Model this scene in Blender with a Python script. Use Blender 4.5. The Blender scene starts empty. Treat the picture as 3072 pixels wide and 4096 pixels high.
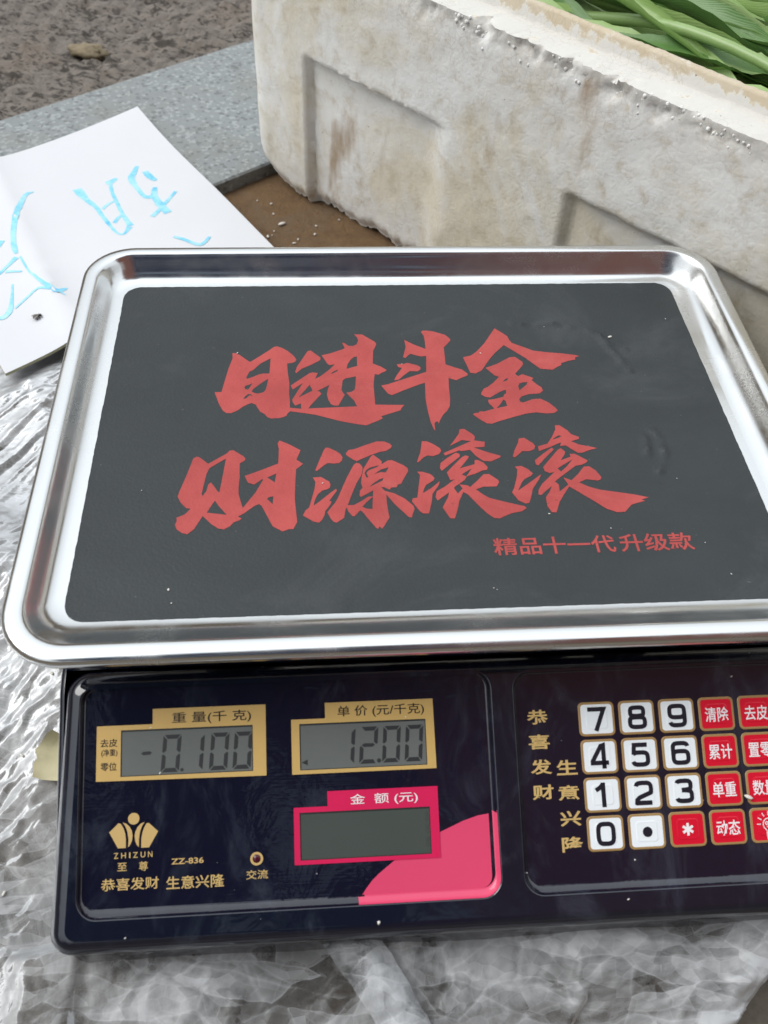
import bpy, bmesh, math, random
from math import sin, cos, pi, radians, sqrt
from mathutils import Vector, Matrix, noise, geometry

S = bpy.context.scene
COL = S.collection
random.seed(7)
MM = 0.001

# ------------------------------------------------------------------ camera
cam_d = bpy.data.cameras.new('camera'); cam = bpy.data.objects.new('camera', cam_d); COL.objects.link(cam)
cam_d.sensor_fit = 'HORIZONTAL'; cam_d.sensor_width = 36.0; cam_d.lens = 3600/3072*36
cam_d.clip_start = 0.01; cam_d.clip_end = 60
cam.matrix_world = Matrix((
    (0.997150, 0.026434, -0.070665, -0.048444),
    (-0.065469, 0.768671, -0.636285, -0.304488),
    (0.037498, 0.639098, 0.768211, 0.420794),
    (0, 0, 0, 1)
))
cam_d.dof.use_dof = True; cam_d.dof.focus_distance = 0.46; cam_d.dof.aperture_fstop = 22
S.camera = cam

# ------------------------------------------------------------------ light: bright overcast sky, soft sun from beyond the scale
SUN_EL, SUN_AZ = radians(52), radians(-82)          # azimuth from +Y towards +X
W = bpy.data.worlds.new('World'); S.world = W; W.use_nodes = True
nt = W.node_tree; nt.nodes.clear()
def N(t, typ, **kw):
    n = t.nodes.new(typ)
    for k, v in kw.items(): setattr(n, k, v)
    return n
def L(t, a, b): t.links.new(a, b)
def mth(t, op, a, b=None, clamp=False):
    n = N(t, 'ShaderNodeMath', operation=op); n.use_clamp = clamp
    for i, v in enumerate((a, b)):
        if v is None: continue
        if isinstance(v, (int, float)): n.inputs[i].default_value = v
        else: L(t, v, n.inputs[i])
    return n.outputs[0]
def mixc(t, f, a, b, blend='MIX'):
    n = N(t, 'ShaderNodeMix', data_type='RGBA', blend_type=blend)
    for i, v in ((0, f), (6, a), (7, b)):
        if isinstance(v, (int, float)): n.inputs[i].default_value = v
        elif isinstance(v, tuple): n.inputs[i].default_value = v if len(v) == 4 else (*v, 1)
        else: L(t, v, n.inputs[i])
    return n.outputs[2]
def ramp(t, f, stops):
    n = N(t, 'ShaderNodeValToRGB'); e = n.color_ramp.elements
    while len(e) < len(stops): e.new(0.5)
    for x, (p, c) in zip(e, stops):
        x.position = p; x.color = (c, c, c, 1) if isinstance(c, (int, float)) else (*c, 1)
    L(t, f, n.inputs[0]); return n.outputs[0]
def mrange(t, v, a, b, lo=0.0, hi=1.0, smooth=True):
    n = N(t, 'ShaderNodeMapRange'); n.interpolation_type = 'SMOOTHSTEP' if smooth else 'LINEAR'
    L(t, v, n.inputs[0]); n.inputs[1].default_value = a; n.inputs[2].default_value = b
    n.inputs[3].default_value = lo; n.inputs[4].default_value = hi
    return n.outputs[0]
sky = N(nt, 'ShaderNodeTexSky', sky_type='NISHITA', sun_disc=False)
sky.sun_elevation = SUN_EL; sky.sun_rotation = SUN_AZ
sky.air_density = 1.0; sky.dust_density = 4.0; sky.ozone_density = 1.0
tc = N(nt, 'ShaderNodeTexCoord'); sep = N(nt, 'ShaderNodeSeparateXYZ'); L(nt, tc.outputs['Generated'], sep.inputs[0])
dx, dy, dz = sep.outputs
wn = N(nt, 'ShaderNodeTexNoise'); wn.inputs['Scale'].default_value = 5; wn.inputs['Detail'].default_value = 6; L(nt, tc.outputs['Generated'], wn.inputs[0])
hs = N(nt, 'ShaderNodeHueSaturation'); hs.inputs['Saturation'].default_value = 0.12; L(nt, sky.outputs[0], hs.inputs['Color'])
cloud = mixc(nt, 0.75, hs.outputs[0], (17.0, 18.1, 19.1))
grad = mth(nt, 'ADD', 0.36, mth(nt, 'MULTIPLY', mth(nt, 'MAXIMUM', dz, 0.0), 0.64))
cloud = mixc(nt, 1.0, cloud, grad, 'MULTIPLY')
# painted into the sky for dark reflections: low brown street surroundings all round, and people close by on the near side
low = mrange(nt, mth(nt, 'ADD', dz, mth(nt, 'MULTIPLY', mth(nt, 'SUBTRACT', wn.outputs[0], 0.5), 0.3)), 0.26, 0.42, 1, 0)
dp = N(nt, 'ShaderNodeVectorMath', operation='DOT_PRODUCT'); L(nt, tc.outputs['Generated'], dp.inputs[0]); dp.inputs[1].default_value = Vector((0.16, -0.66, 0.73)).normalized()
near = mrange(nt, mth(nt, 'ADD', dp.outputs['Value'], mth(nt, 'MULTIPLY', mth(nt, 'SUBTRACT', wn.outputs[0], 0.5), 0.22)), 0.79, 0.86)
brown = mrange(nt, mth(nt, 'ADD', dx, mth(nt, 'MULTIPLY', mth(nt, 'SUBTRACT', wn.outputs[0], 0.5), 0.5)), -0.02, 0.3)
nearc = mixc(nt, brown, (0.25, 0.3, 0.5), (1.7, 0.85, 0.72))
wn2 = N(nt, 'ShaderNodeTexNoise'); wn2.inputs['Scale'].default_value = 9; wn2.inputs['Detail'].default_value = 7; L(nt, tc.outputs['Generated'], wn2.inputs[0])
nearc = mixc(nt, mth(nt, 'MULTIPLY', mrange(nt, wn2.outputs[0], 0.54, 0.62), mrange(nt, dx, 0.32, 0.1)), nearc, (1.7, 2.1, 2.6))
col = mixc(nt, low, cloud, (1.3, 1.05, 0.8))
col = mixc(nt, near, col, nearc)
bg = N(nt, 'ShaderNodeBackground'); bg.inputs['Strength'].default_value = 0.1; L(nt, col, bg.inputs['Color'])
wo = N(nt, 'ShaderNodeOutputWorld'); L(nt, bg.outputs[0], wo.inputs[0])

sun_d = bpy.data.lights.new('sun', 'SUN'); sun = bpy.data.objects.new('sun', sun_d); COL.objects.link(sun)
sun_d.energy = 1.9; sun_d.angle = radians(40); sun_d.color = (1.0, 0.97, 0.93)
sun.rotation_euler = Vector((sin(SUN_AZ)*cos(SUN_EL), cos(SUN_AZ)*cos(SUN_EL), sin(SUN_EL))).to_track_quat('Z', 'Y').to_euler()

vs = S.view_settings
S.display_settings.display_device = 'sRGB'
vs.view_transform = 'Standard'; vs.look = 'None'; vs.gamma = 1; vs.exposure = 0.0; vs.use_curve_mapping = False
S.render.engine = 'CYCLES'; S.cycles.max_bounces = 10; S.cycles.transparent_max_bounces = 12; S.cycles.use_denoising = True

# ------------------------------------------------------------------ materials
def newmat(name):
    m = bpy.data.materials.new(name); m.use_nodes = True
    t = m.node_tree; b = t.nodes['Principled BSDF']
    return m, t, b
def noisetex(t, scale, detail=4, rough=0.55, vec=None, dist=0.0):
    n = N(t, 'ShaderNodeTexNoise'); n.inputs['Scale'].default_value = scale; n.inputs['Detail'].default_value = detail
    n.inputs['Roughness'].default_value = rough; n.inputs['Distortion'].default_value = dist
    if vec is not None: L(t, vec, n.inputs['Vector'])
    return n.outputs[0]
def objvec(t, scale=(1, 1, 1), rot=(0, 0, 0)):
    c = N(t, 'ShaderNodeTexCoord'); m = N(t, 'ShaderNodeMapping'); L(t, c.outputs['Object'], m.inputs[0])
    m.inputs['Scale'].default_value = scale; m.inputs['Rotation'].default_value = rot
    return m.outputs[0]
def bump(t, b, h, strength, dist=0.001, prev=None):
    n = N(t, 'ShaderNodeBump'); n.inputs['Strength'].default_value = strength; n.inputs['Distance'].default_value = dist
    L(t, h, n.inputs['Height'])
    if prev is not None: L(t, prev, n.inputs['Normal'])
    L(t, n.outputs[0], b.inputs['Normal']); return n.outputs[0]
def plain(name, c, rough=0.5, metal=0.0, var=0.0, vscale=60, bmp=0.0, bscale=400, coat=0.0, spec=0.5):
    m, t, b = newmat(name)
    b.inputs['Base Color'].default_value = (*c, 1); b.inputs['Roughness'].default_value = rough; b.inputs['Metallic'].default_value = metal
    b.inputs['Coat Weight'].default_value = coat; b.inputs['Coat Roughness'].default_value = 0.06; b.inputs['Specular IOR Level'].default_value = spec
    v = objvec(t)
    if var:
        f = noisetex(t, vscale, 5, 0.6, v)
        L(t, mixc(t, f, tuple(x*(1-var) for x in c), tuple(min(1, x*(1+var)) for x in c)), b.inputs['Base Color'])
    if bmp: bump(t, b, noisetex(t, bscale, 3, 0.5, v), bmp, 0.0005)
    return m

# glossy navy plastic with dust, smears with painted-in streaky reflections, and the slightly wavy protective film
def gloss(name, c, wav=0.06, lines=False):
    m, t, b = newmat(name); v = objvec(t)
    smear_reflect = noisetex(t, 38, 6, 0.65, objvec(t, (1, .5, .5), (.2, .3, .5)), 1.2)
    sm = mrange(t, smear_reflect, 0.50, 0.72)
    vor = N(t, 'ShaderNodeTexVoronoi', feature='F1'); vor.inputs['Scale'].default_value = 210; L(t, v, vor.inputs['Vector'])
    pick = N(t, 'ShaderNodeTexWhiteNoise'); L(t, vor.outputs['Position'], pick.inputs[0])
    speck = mth(t, 'MULTIPLY', mrange(t, vor.outputs['Distance'], 0.035, 0.075, 1, 0), mth(t, 'GREATER_THAN', pick.outputs[0], 0.94))
    fine = noisetex(t, 900, 2, 0.5, v)
    base = mixc(t, mth(t, 'MULTIPLY', sm, 0.6), c, (0.036, 0.044, 0.064))
    base = mixc(t, speck, base, (0.42, 0.42, 0.43))
    L(t, base, b.inputs['Base Color'])
    L(t, mth(t, 'ADD', mth(t, 'MULTIPLY', sm, 0.12), mth(t, 'ADD', 0.05, mth(t, 'MULTIPLY', speck, 0.5))), b.inputs['Roughness'])
    b.inputs['IOR'].default_value = 1.75
    p = bump(t, b, noisetex(t, 55, 3, 0.6, v, 0.8), wav, 0.004)
    if lines:
        li = N(t, 'ShaderNodeTexNoise'); li.inputs['Scale'].default_value = 1; li.inputs['Detail'].default_value = 1; L(t, objvec(t, (25, 1500, 1500)), li.inputs['Vector'])
        bump(t, b, li.outputs[0], 0.05, 0.0004, p)
    return m
M = {}
M['housing'] = gloss('navy_gloss_plastic', (0.006, 0.008, 0.018), 0.03)
M['panel'] = gloss('navy_panel_film', (0.006, 0.006, 0.017), 0.07, True)
M['gold'] = plain('printed_gold', (0.60, 0.40, 0.135), 0.4, 0, 0.08, 120, 0.03)
M['goldtxt'] = plain('gold_lettering', (0.58, 0.40, 0.155), 0.35)
M['ink'] = plain('dark_ink', (0.02, 0.014, 0.012), 0.4)
M['crimson'] = plain('printed_crimson', (0.66, 0.016, 0.095), 0.3, 0, 0.06, 60)
M['pink'] = plain('printed_pink', (0.72, 0.07, 0.16), 0.16, 0, 0.05, 50, 0.02, 90)
M['white'] = plain('white_ink', (0.85, 0.82, 0.84), 0.4)
M['lcd'] = plain('grey_lcd_glass', (0.145, 0.157, 0.15), 0.16, 0, 0.16, 26, 0.02, 200)
M['lcd_dark'] = plain('dark_green_lcd_glass', (0.068, 0.080, 0.071), 0.16, 0, 0.14, 26)
M['lcd_edge_shade'] = plain('lcd_edge_and_shadow', (0.022, 0.024, 0.024), 0.4)
M['seg'] = plain('lcd_segment', (0.028, 0.030, 0.032), 0.4)
M['segfaint'] = plain('faint_lcd_segment', (0.055, 0.062, 0.058), 0.4)
M['keywhite'] = plain('white_key', (0.82, 0.87, 0.90), 0.32, 0, 0.03, 200)
M['keyred'] = plain('red_key', (0.66, 0.006, 0.028), 0.3, 0, 0.05, 100)
M['keygold'] = plain('key_border', (0.36, 0.22, 0.085), 0.4)
M['digit'] = plain('key_digit', (0.012, 0.011, 0.02), 0.35)
M['rubber'] = plain('black_rubber', (0.02, 0.02, 0.02), 0.8)
M['support'] = plain('dark_support', (0.015, 0.015, 0.017), 0.4)
M['lamp'] = plain('unlit_red_lamp', (0.07, 0.005, 0.015), 0.12)

def steel():
    m, t, b = newmat('brushed_stainless_steel')
    b.inputs['Metallic'].default_value = 1; b.inputs['Base Color'].default_value = (0.80, 0.81, 0.805, 1)
    v = objvec(t)
    br = N(t, 'ShaderNodeTexNoise'); br.inputs['Scale'].default_value = 1; br.inputs['Detail'].default_value = 3; L(t, objvec(t, (18, 900, 900)), br.inputs['Vector'])
    sm = noisetex(t, 22, 5, 0.6, v, 0.5)
    L(t, mth(t, 'ADD', mth(t, 'MULTIPLY', br.outputs[0], 0.08), mrange(t, sm, 0.35, 0.7, 0.10, 0.26)), b.inputs['Roughness'])
    scr = N(t, 'ShaderNodeTexNoise'); scr.inputs['Scale'].default_value = 1; scr.inputs['Detail'].default_value = 4; L(t, objvec(t, (240, 12, 240), (0, 0, .35)), scr.inputs['Vector'])
    p = bump(t, b, br.outputs[0], 0.035, 0.0004)
    p = bump(t, b, mrange(t, scr.outputs[0], 0.62, 0.66), 0.025, 0.0004, p)
    bump(t, b, noisetex(t, 14, 2, 0.5, v), 0.05, 0.006, p)
    return m
M['steel'] = steel()
def matpad():
    m, t, b = newmat('black_textured_pad'); v = objvec(t)
    f = noisetex(t, 16, 6, 0.6, v, 0.6)
    c = mixc(t, f, (0.019, 0.024, 0.026), (0.034, 0.041, 0.045))
    dust = noisetex(t, 9, 7, 0.7, objvec(t, (1, 1.7, 1), (0, 0, .5)), 1.0)
    c = mixc(t, mrange(t, dust, 0.50, 0.72, 0, .5), c, (0.068, 0.075, 0.078))
    sp = noisetex(t, 240, 4, 0.65, v)
    c = mixc(t, mrange(t, sp, 0.66, 0.74, 0, .5), c, (0.015, 0.018, 0.019))
    c = mixc(t, mrange(t, noisetex(t, 420, 3, 0.6, v), 0.72, 0.77, 0, .5), c, (0.16, 0.16, 0.15))
    L(t, c, b.inputs['Base Color']); L(t, mrange(t, dust, 0.3, 0.7, 0.45, 0.65), b.inputs['Roughness']); b.inputs['Specular IOR Level'].default_value = 0.4
    vo = N(t, 'ShaderNodeTexVoronoi', feature='SMOOTH_F1'); vo.inputs['Scale'].default_value = 800; L(t, v, vo.inputs['Vector'])
    p = bump(t, b, vo.outputs['Distance'], 0.2, 0.0006)
    bump(t, b, noisetex(t, 28, 3, 0.5, v), 0.05, 0.003, p)
    return m
M['mat'] = matpad()
def redprint():
    m, t, b = newmat('red_slogan_print'); v = objvec(t)
    f = noisetex(t, 30, 6, 0.65, v)
    c = mixc(t, mrange(t, f, .3, .7), (0.36, 0.040, 0.036), (0.46, 0.062, 0.055))
    c = mixc(t, mrange(t, noisetex(t, 240, 4, 0.65, v), 0.64, 0.72, 0, .6), c, (0.22, 0.03, 0.028))
    c = mixc(t, mrange(t, noisetex(t, 9, 7, 0.7, objvec(t, (1, 1.7, 1), (0, 0, .5)), 1.0), 0.50, 0.72, 0, .3), c, (0.62, 0.19, 0.17))
    L(t, c, b.inputs['Base Color']); b.inputs['Roughness'].default_value = 0.5
    vo = N(t, 'ShaderNodeTexVoronoi', feature='SMOOTH_F1'); vo.inputs['Scale'].default_value = 800; L(t, v, vo.inputs['Vector'])
    bump(t, b, vo.outputs['Distance'], 0.2, 0.0006)
    return m
M['red'] = redprint()
def foam(name, dirty):
    m, t, b = newmat(name); v = objvec(t)
    clean = mixc(t, noisetex(t, 30, 4, 0.6, v), (0.80, 0.81, 0.79), (0.88, 0.885, 0.87))
    if dirty:
        big = noisetex(t, 8, 7, 0.64, v, 0.5)
        c = mixc(t, mrange(t, big, 0.40, 0.62, 0, .9), clean, (0.71, 0.65, 0.51))
        fine = noisetex(t, 55, 7, 0.72, v, 0.3)
        c = mixc(t, mrange(t, fine, 0.46, 0.78, 0, .7), c, (0.46, 0.375, 0.23))
        streak = N(t, 'ShaderNodeTexNoise'); streak.inputs['Scale'].default_value = 1; streak.inputs['Detail'].default_value = 5; L(t, objvec(t, (30, 30, 9)), streak.inputs['Vector'])
        c = mixc(t, mrange(t, streak.outputs[0], 0.61, 0.74, 0, .75), c, (0.33, 0.21, 0.095))
        # clean torn band along the upper rim
        co = N(t, 'ShaderNodeTexCoord'); se = N(t, 'ShaderNodeSeparateXYZ'); L(t, co.outputs['Object'], se.inputs[0])
        hh = mth(t, 'ADD', se.outputs[2], mth(t, 'MULTIPLY', mth(t, 'SUBTRACT', noisetex(t, 70, 5, 0.7, v), 0.5), 0.03))
        c = mixc(t, mth(t, 'MULTIPLY', mrange(t, hh, 0.187, 0.193), mrange(t, hh, 0.2015, 0.1985)), c, (0.68, 0.67, 0.63))
        c = mixc(t, mrange(t, hh, 0.199, 0.2025, 0, .85), c, (0.56, 0.47, 0.33))
        hv = N(t, 'ShaderNodeTexVoronoi', feature='DISTANCE_TO_EDGE'); hv.inputs['Scale'].default_value = 210; L(t, v, hv.inputs['Vector'])
        band = mth(t, 'MULTIPLY', mrange(t, se.outputs[2], 0.160, 0.178), mrange(t, noisetex(t, 16, 3, 0.6, v), 0.46, 0.56))
        c = mixc(t, mth(t, 'MULTIPLY', mth(t, 'MULTIPLY', mrange(t, hv.outputs['Distance'], 0.0, 0.07, 1, 0), band), .2), c, (0.30, 0.20, 0.10))
        spot = noisetex(t, 330, 2, 0.6, v)
        c = mixc(t, mrange(t, spot, 0.72, 0.78, 0, .8), c, (0.12, 0.1, 0.08))
    else: c = clean
    L(t, c, b.inputs['Base Color']); b.inputs['Roughness'].default_value = 0.7; b.inputs['Specular IOR Level'].default_value = 0.3
    b.inputs['Subsurface Weight'].default_value = 0.12; b.inputs['Subsurface Radius'].default_value = (0.004, 0.004, 0.004); b.inputs['Subsurface Scale'].default_value = 1
    vo = N(t, 'ShaderNodeTexVoronoi', feature='DISTANCE_TO_EDGE'); vo.inputs['Scale'].default_value = 240; L(t, v, vo.inputs['Vector'])
    p = bump(t, b, mrange(t, vo.outputs['Distance'], 0, 0.3), 0.10, 0.0009)
    bump(t, b, noisetex(t, 60, 4, 0.5, v), 0.12, 0.002, p)
    return m
M['foam'] = foam('dirty_white_foam', True); M['bead'] = foam('clean_foam_bead', False)
def leafm(name, a, c2, stem=False):
    m, t, b = newmat(name)
    uvn = N(t, 'ShaderNodeUVMap'); uvn.uv_map = 'UVMap'; se = N(t, 'ShaderNodeSeparateXYZ'); L(t, uvn.outputs[0], se.inputs[0])
    v = objvec(t); f = noisetex(t, 35, 5, 0.6, v)
    c = mixc(t, f, a, c2)
    across = mth(t, 'ABSOLUTE', mth(t, 'SUBTRACT', se.outputs[0], 0.5))
    rib = mrange(t, across, 0.02, 0.10, 1, 0)
    vein = N(t, 'ShaderNodeTexWave', wave_type='BANDS'); vein.inputs['Scale'].default_value = 1; vein.inputs['Distortion'].default_value = 2.5; vein.inputs['Detail'].default_value = 2
    cmb = N(t, 'ShaderNodeCombineXYZ'); L(t, mth(t, 'ADD', mth(t, 'MULTIPLY', se.outputs[1], 9), mth(t, 'MULTIPLY', across, -7)), cmb.inputs[0]); L(t, cmb.outputs[0], vein.inputs['Vector'])
    c = mixc(t, mth(t, 'MULTIPLY', vein.outputs['Fac'], 0.10), c, (0.33, 0.46, 0.18))
    c = mixc(t, mth(t, 'MULTIPLY', rib, 0.75), c, (0.36, 0.46, 0.18))
    L(t, c, b.inputs['Base Color']); b.inputs['Roughness'].default_value = 0.42
    b.inputs['Transmission Weight'].default_value = 0.0
    p = bump(t, b, vein.outputs['Fac'], 0.10, 0.001)
    bump(t, b, noisetex(t, 120, 4, 0.6, v), 0.3, 0.001, p)
    return m
M['leaf'] = leafm('lettuce_leaf_green', (0.215, 0.35, 0.095), (0.35, 0.49, 0.19))
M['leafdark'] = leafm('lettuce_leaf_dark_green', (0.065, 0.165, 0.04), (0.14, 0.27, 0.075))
M['leafpale'] = leafm('lettuce_leaf_pale_green', (0.27, 0.42, 0.15), (0.40, 0.54, 0.24))
M['stem'] = plain('pale_green_stem', (0.27, 0.40, 0.15), 0.35, 0, 0.2, 60, 0.1, 200)
def paperm():
    m, t, b = newmat('white_card'); v = objvec(t)
    L(t, mixc(t, noisetex(t, 8, 5, 0.6, v), (0.66, 0.68, 0.715), (0.73, 0.74, 0.765)), b.inputs['Base Color']); b.inputs['Roughness'].default_value = 0.55
    bump(t, b, noisetex(t, 25, 3, 0.5, v), 0.1, 0.003)
    return m
M['card'] = paperm()
M['cardedge'] = plain('card_edge', (0.45, 0.43, 0.28), 0.7)
def marker():
    m, t, b = newmat('light_blue_marker'); v = objvec(t)
    L(t, ramp(t, noisetex(t, 70, 6, 0.7, v), [(0.30, (0.48, 0.77, 0.86)), (0.5, (0.30, 0.69, 0.86)), (0.68, (0.11, 0.52, 0.82))]), b.inputs['Base Color']); b.inputs['Roughness'].default_value = 0.6
    return m
M['marker'] = marker()
def plasticm():
    m = bpy.data.materials.new('clear_crumpled_film'); m.use_nodes = True; t = m.node_tree; t.nodes.clear()
    v = objvec(t)
    out = N(t, 'ShaderNodeOutputMaterial')
    tr = N(t, 'ShaderNodeBsdfTransparent'); tr.inputs[0].default_value = (0.80, 0.805, 0.81, 1)
    df = N(t, 'ShaderNodeBsdfDiffuse'); df.inputs['Color'].default_value = (0.70, 0.715, 0.73, 1)
    tl = N(t, 'ShaderNodeBsdfTranslucent'); tl.inputs['Color'].default_value = (0.55, 0.56, 0.57, 1)
    md = N(t, 'ShaderNodeMixShader'); md.inputs[0].default_value = 0.35; L(t, df.outputs[0], md.inputs[1]); L(t, tl.outputs[0], md.inputs[2])
    gl = N(t, 'ShaderNodeBsdfGlossy'); gl.inputs['Roughness'].default_value = 0.42; gl.inputs['Color'].default_value = (0.9, 0.92, 0.94, 1)
    bn = N(t, 'ShaderNodeBump'); bn.inputs['Strength'].default_value = 0.2; bn.inputs['Distance'].default_value = 0.003
    L(t, noisetex(t, 70, 4, 0.55, v, 0.8), bn.inputs['Height'])
    for s in (df, gl): L(t, bn.outputs[0], s.inputs['Normal'])
    haze_sheen = mrange(t, noisetex(t, 10, 7, 0.7, v, 0.5), 0.39, 0.61, 0.14, 0.66)
    wp = N(t, 'ShaderNodeTexNoise'); wp.inputs['Scale'].default_value = 14; wp.inputs['Detail'].default_value = 3; L(t, v, wp.inputs['Vector'])
    for sc_, rz, wt, lw_ in (((17, 44, 20), -.8, .18, .13), ((48, 105, 60), -.6, .17, .10), ((130, 230, 100), .2, .13, .06)):
        mp = N(t, 'ShaderNodeMapping'); mp.inputs['Scale'].default_value = sc_; mp.inputs['Rotation'].default_value = (0, 0, rz)
        va = N(t, 'ShaderNodeVectorMath', operation='MULTIPLY_ADD'); L(t, wp.outputs['Color'], va.inputs[0]); va.inputs[1].default_value = (.03, .03, 0); L(t, v, va.inputs[2])
        L(t, va.outputs[0], mp.inputs[0])
        v1 = N(t, 'ShaderNodeTexVoronoi', feature='F1', voronoi_dimensions='2D'); v1.inputs['Scale'].default_value = 1; L(t, mp.outputs[0], v1.inputs['Vector'])
        v2 = N(t, 'ShaderNodeTexVoronoi', feature='DISTANCE_TO_EDGE', voronoi_dimensions='2D'); v2.inputs['Scale'].default_value = 1; L(t, mp.outputs[0], v2.inputs['Vector'])
        se_ = N(t, 'ShaderNodeSeparateColor'); L(t, v1.outputs['Color'], se_.inputs[0])
        haze_sheen = mth(t, 'ADD', haze_sheen, mth(t, 'MULTIPLY', mth(t, 'SUBTRACT', se_.outputs[0], .45), wt*2))  # random tone per facet paints in differing sky reflections
        haze_sheen = mth(t, 'ADD', haze_sheen, mth(t, 'MULTIPLY', mrange(t, v2.outputs['Distance'], 0.0, 0.07, 1, 0), lw_))
    haze_sheen = mth(t, 'MAXIMUM', mth(t, 'MINIMUM', haze_sheen, 0.9), 0.04)
    m1 = N(t, 'ShaderNodeMixShader'); L(t, haze_sheen, m1.inputs[0]); L(t, tr.outputs[0], m1.inputs[1]); L(t, md.outputs[0], m1.inputs[2])
    lw = N(t, 'ShaderNodeFresnel'); lw.inputs['IOR'].default_value = 1.45; L(t, bn.outputs[0], lw.inputs['Normal'])
    m2 = N(t, 'ShaderNodeMixShader'); L(t, mth(t, 'ADD', mth(t, 'MULTIPLY', lw.outputs[0], 0.55), 0.01, True), m2.inputs[0]); L(t, m1.outputs[0], m2.inputs[1]); L(t, gl.outputs[0], m2.inputs[2])
    L(t, m2.outputs[0], out.inputs[0])
    return m
M['film'] = plasticm()
def groundm():
    m, t, b = newmat('sandy_ground'); v = objvec(t)
    co = N(t, 'ShaderNodeTexCoord'); se = N(t, 'ShaderNodeSeparateXYZ'); L(t, co.outputs['Object'], se.inputs[0])
    f = mrange(t, mth(t, 'ADD', se.outputs[1], mth(t, 'MULTIPLY', noisetex(t, 12, 5, 0.6, v), 0.2)), 0.18, 0.34)
    g1 = mixc(t, noisetex(t, 180, 5, 0.7, v), (0.10, 0.085, 0.068), (0.27, 0.235, 0.19))
    g2 = mixc(t, noisetex(t, 75, 7, 0.75, v), (0.10, 0.062, 0.034), (0.31, 0.195, 0.105))
    g2 = mixc(t, mrange(t, noisetex(t, 17, 5, 0.65, v, 0.6), 0.45, 0.7, 0, .6), g2, (0.20, 0.155, 0.11))
    c = mixc(t, f, g1, g2)
    c = mixc(t, mrange(t, noisetex(t, 260, 3, 0.6, v), 0.66, 0.72, 0, .7), c, (0.03, 0.02, 0.014))
    L(t, c, b.inputs['Base Color']); b.inputs['Roughness'].default_value = 0.9; b.inputs['Specular IOR Level'].default_value = 0.2
    bump(t, b, noisetex(t, 170, 7, 0.75, v), 1.0, 0.004)
    return m
M['ground'] = groundm()
def granitem():
    m, t, b = newmat('grey_granite'); v = objvec(t)
    c = mixc(t, noisetex(t, 210, 4, 0.8, v), (0.17, 0.19, 0.195), (0.33, 0.355, 0.355))
    vo = N(t, 'ShaderNodeTexVoronoi', feature='F1'); vo.inputs['Scale'].default_value = 330; L(t, v, vo.inputs['Vector'])
    wn_ = N(t, 'ShaderNodeTexWhiteNoise'); L(t, vo.outputs['Position'], wn_.inputs[0])
    c = mixc(t, mth(t, 'MULTIPLY', mth(t, 'GREATER_THAN', wn_.outputs[0], 0.84), .5), c, (0.43, 0.46, 0.46))
    c = mixc(t, mth(t, 'MULTIPLY', mth(t, 'LESS_THAN', wn_.outputs[0], 0.1), .55), c, (0.09, 0.1, 0.105))
    c = mixc(t, mrange(t, noisetex(t, 14, 4, 0.6, v), 0.45, 0.7, 0, .35), c, (0.2, 0.19, 0.16))
    c = mixc(t, mrange(t, noisetex(t, 32, 4, 0.6, v, .4), 0.66, 0.70, 0, .55), c, (0.09, 0.095, 0.09))
    L(t, c, b.inputs['Base Color']); b.inputs['Roughness'].default_value = 0.6
    bump(t, b, noisetex(t, 300, 4, 0.7, v), 0.25, 0.001)
    return m
M['granite'] = granitem()
def asphaltm():
    m, t, b = newmat('worn_asphalt'); v = objvec(t)
    c = mixc(t, noisetex(t, 120, 6, 0.7, v, 0.2), (0.10, 0.088, 0.077), (0.30, 0.262, 0.228))
    c = mixc(t, mrange(t, noisetex(t, 13, 5, 0.6, v), 0.45, 0.7, 0, .5), c, (0.20, 0.16, 0.12))
    c = mixc(t, mrange(t, noisetex(t, 75, 5, 0.65, objvec(t, (.6, 1.3, 1), (0, 0, .3)), 0.6), 0.52, 0.62, 0, .85), c, (0.035, 0.029, 0.023))  # this and the next mix paint crevice shade into the colour
    c = mixc(t, mrange(t, noisetex(t, 170, 4, 0.6, objvec(t, (.7, 1.2, 1))), 0.54, 0.62, 0, .8), c, (0.04, 0.032, 0.026))
    L(t, c, b.inputs['Base Color']); b.inputs['Roughness'].default_value = 0.85
    bump(t, b, noisetex(t, 190, 6, 0.7, v), 0.8, 0.003)
    return m
M['asphalt'] = asphaltm()
M['crumb'] = plain('pale_crumb', (0.7, 0.68, 0.62), 0.7)
M['dryleaf'] = plain('beige_dirt', (0.24, 0.195, 0.125), 0.85, 0, 0.75, 70, 0.8, 160)
M['paleleaf'] = plain('pale_yellow_leaf', (0.60, 0.55, 0.34), 0.6, 0, 0.15, 90, 0.2)
M['flydark'] = plain('fly_body', (0.02, 0.017, 0.013), 0.4, 0, 0.4, 900)
M['flywing'] = plain('fly_wing', (0.22, 0.20, 0.17), 0.3)

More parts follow.
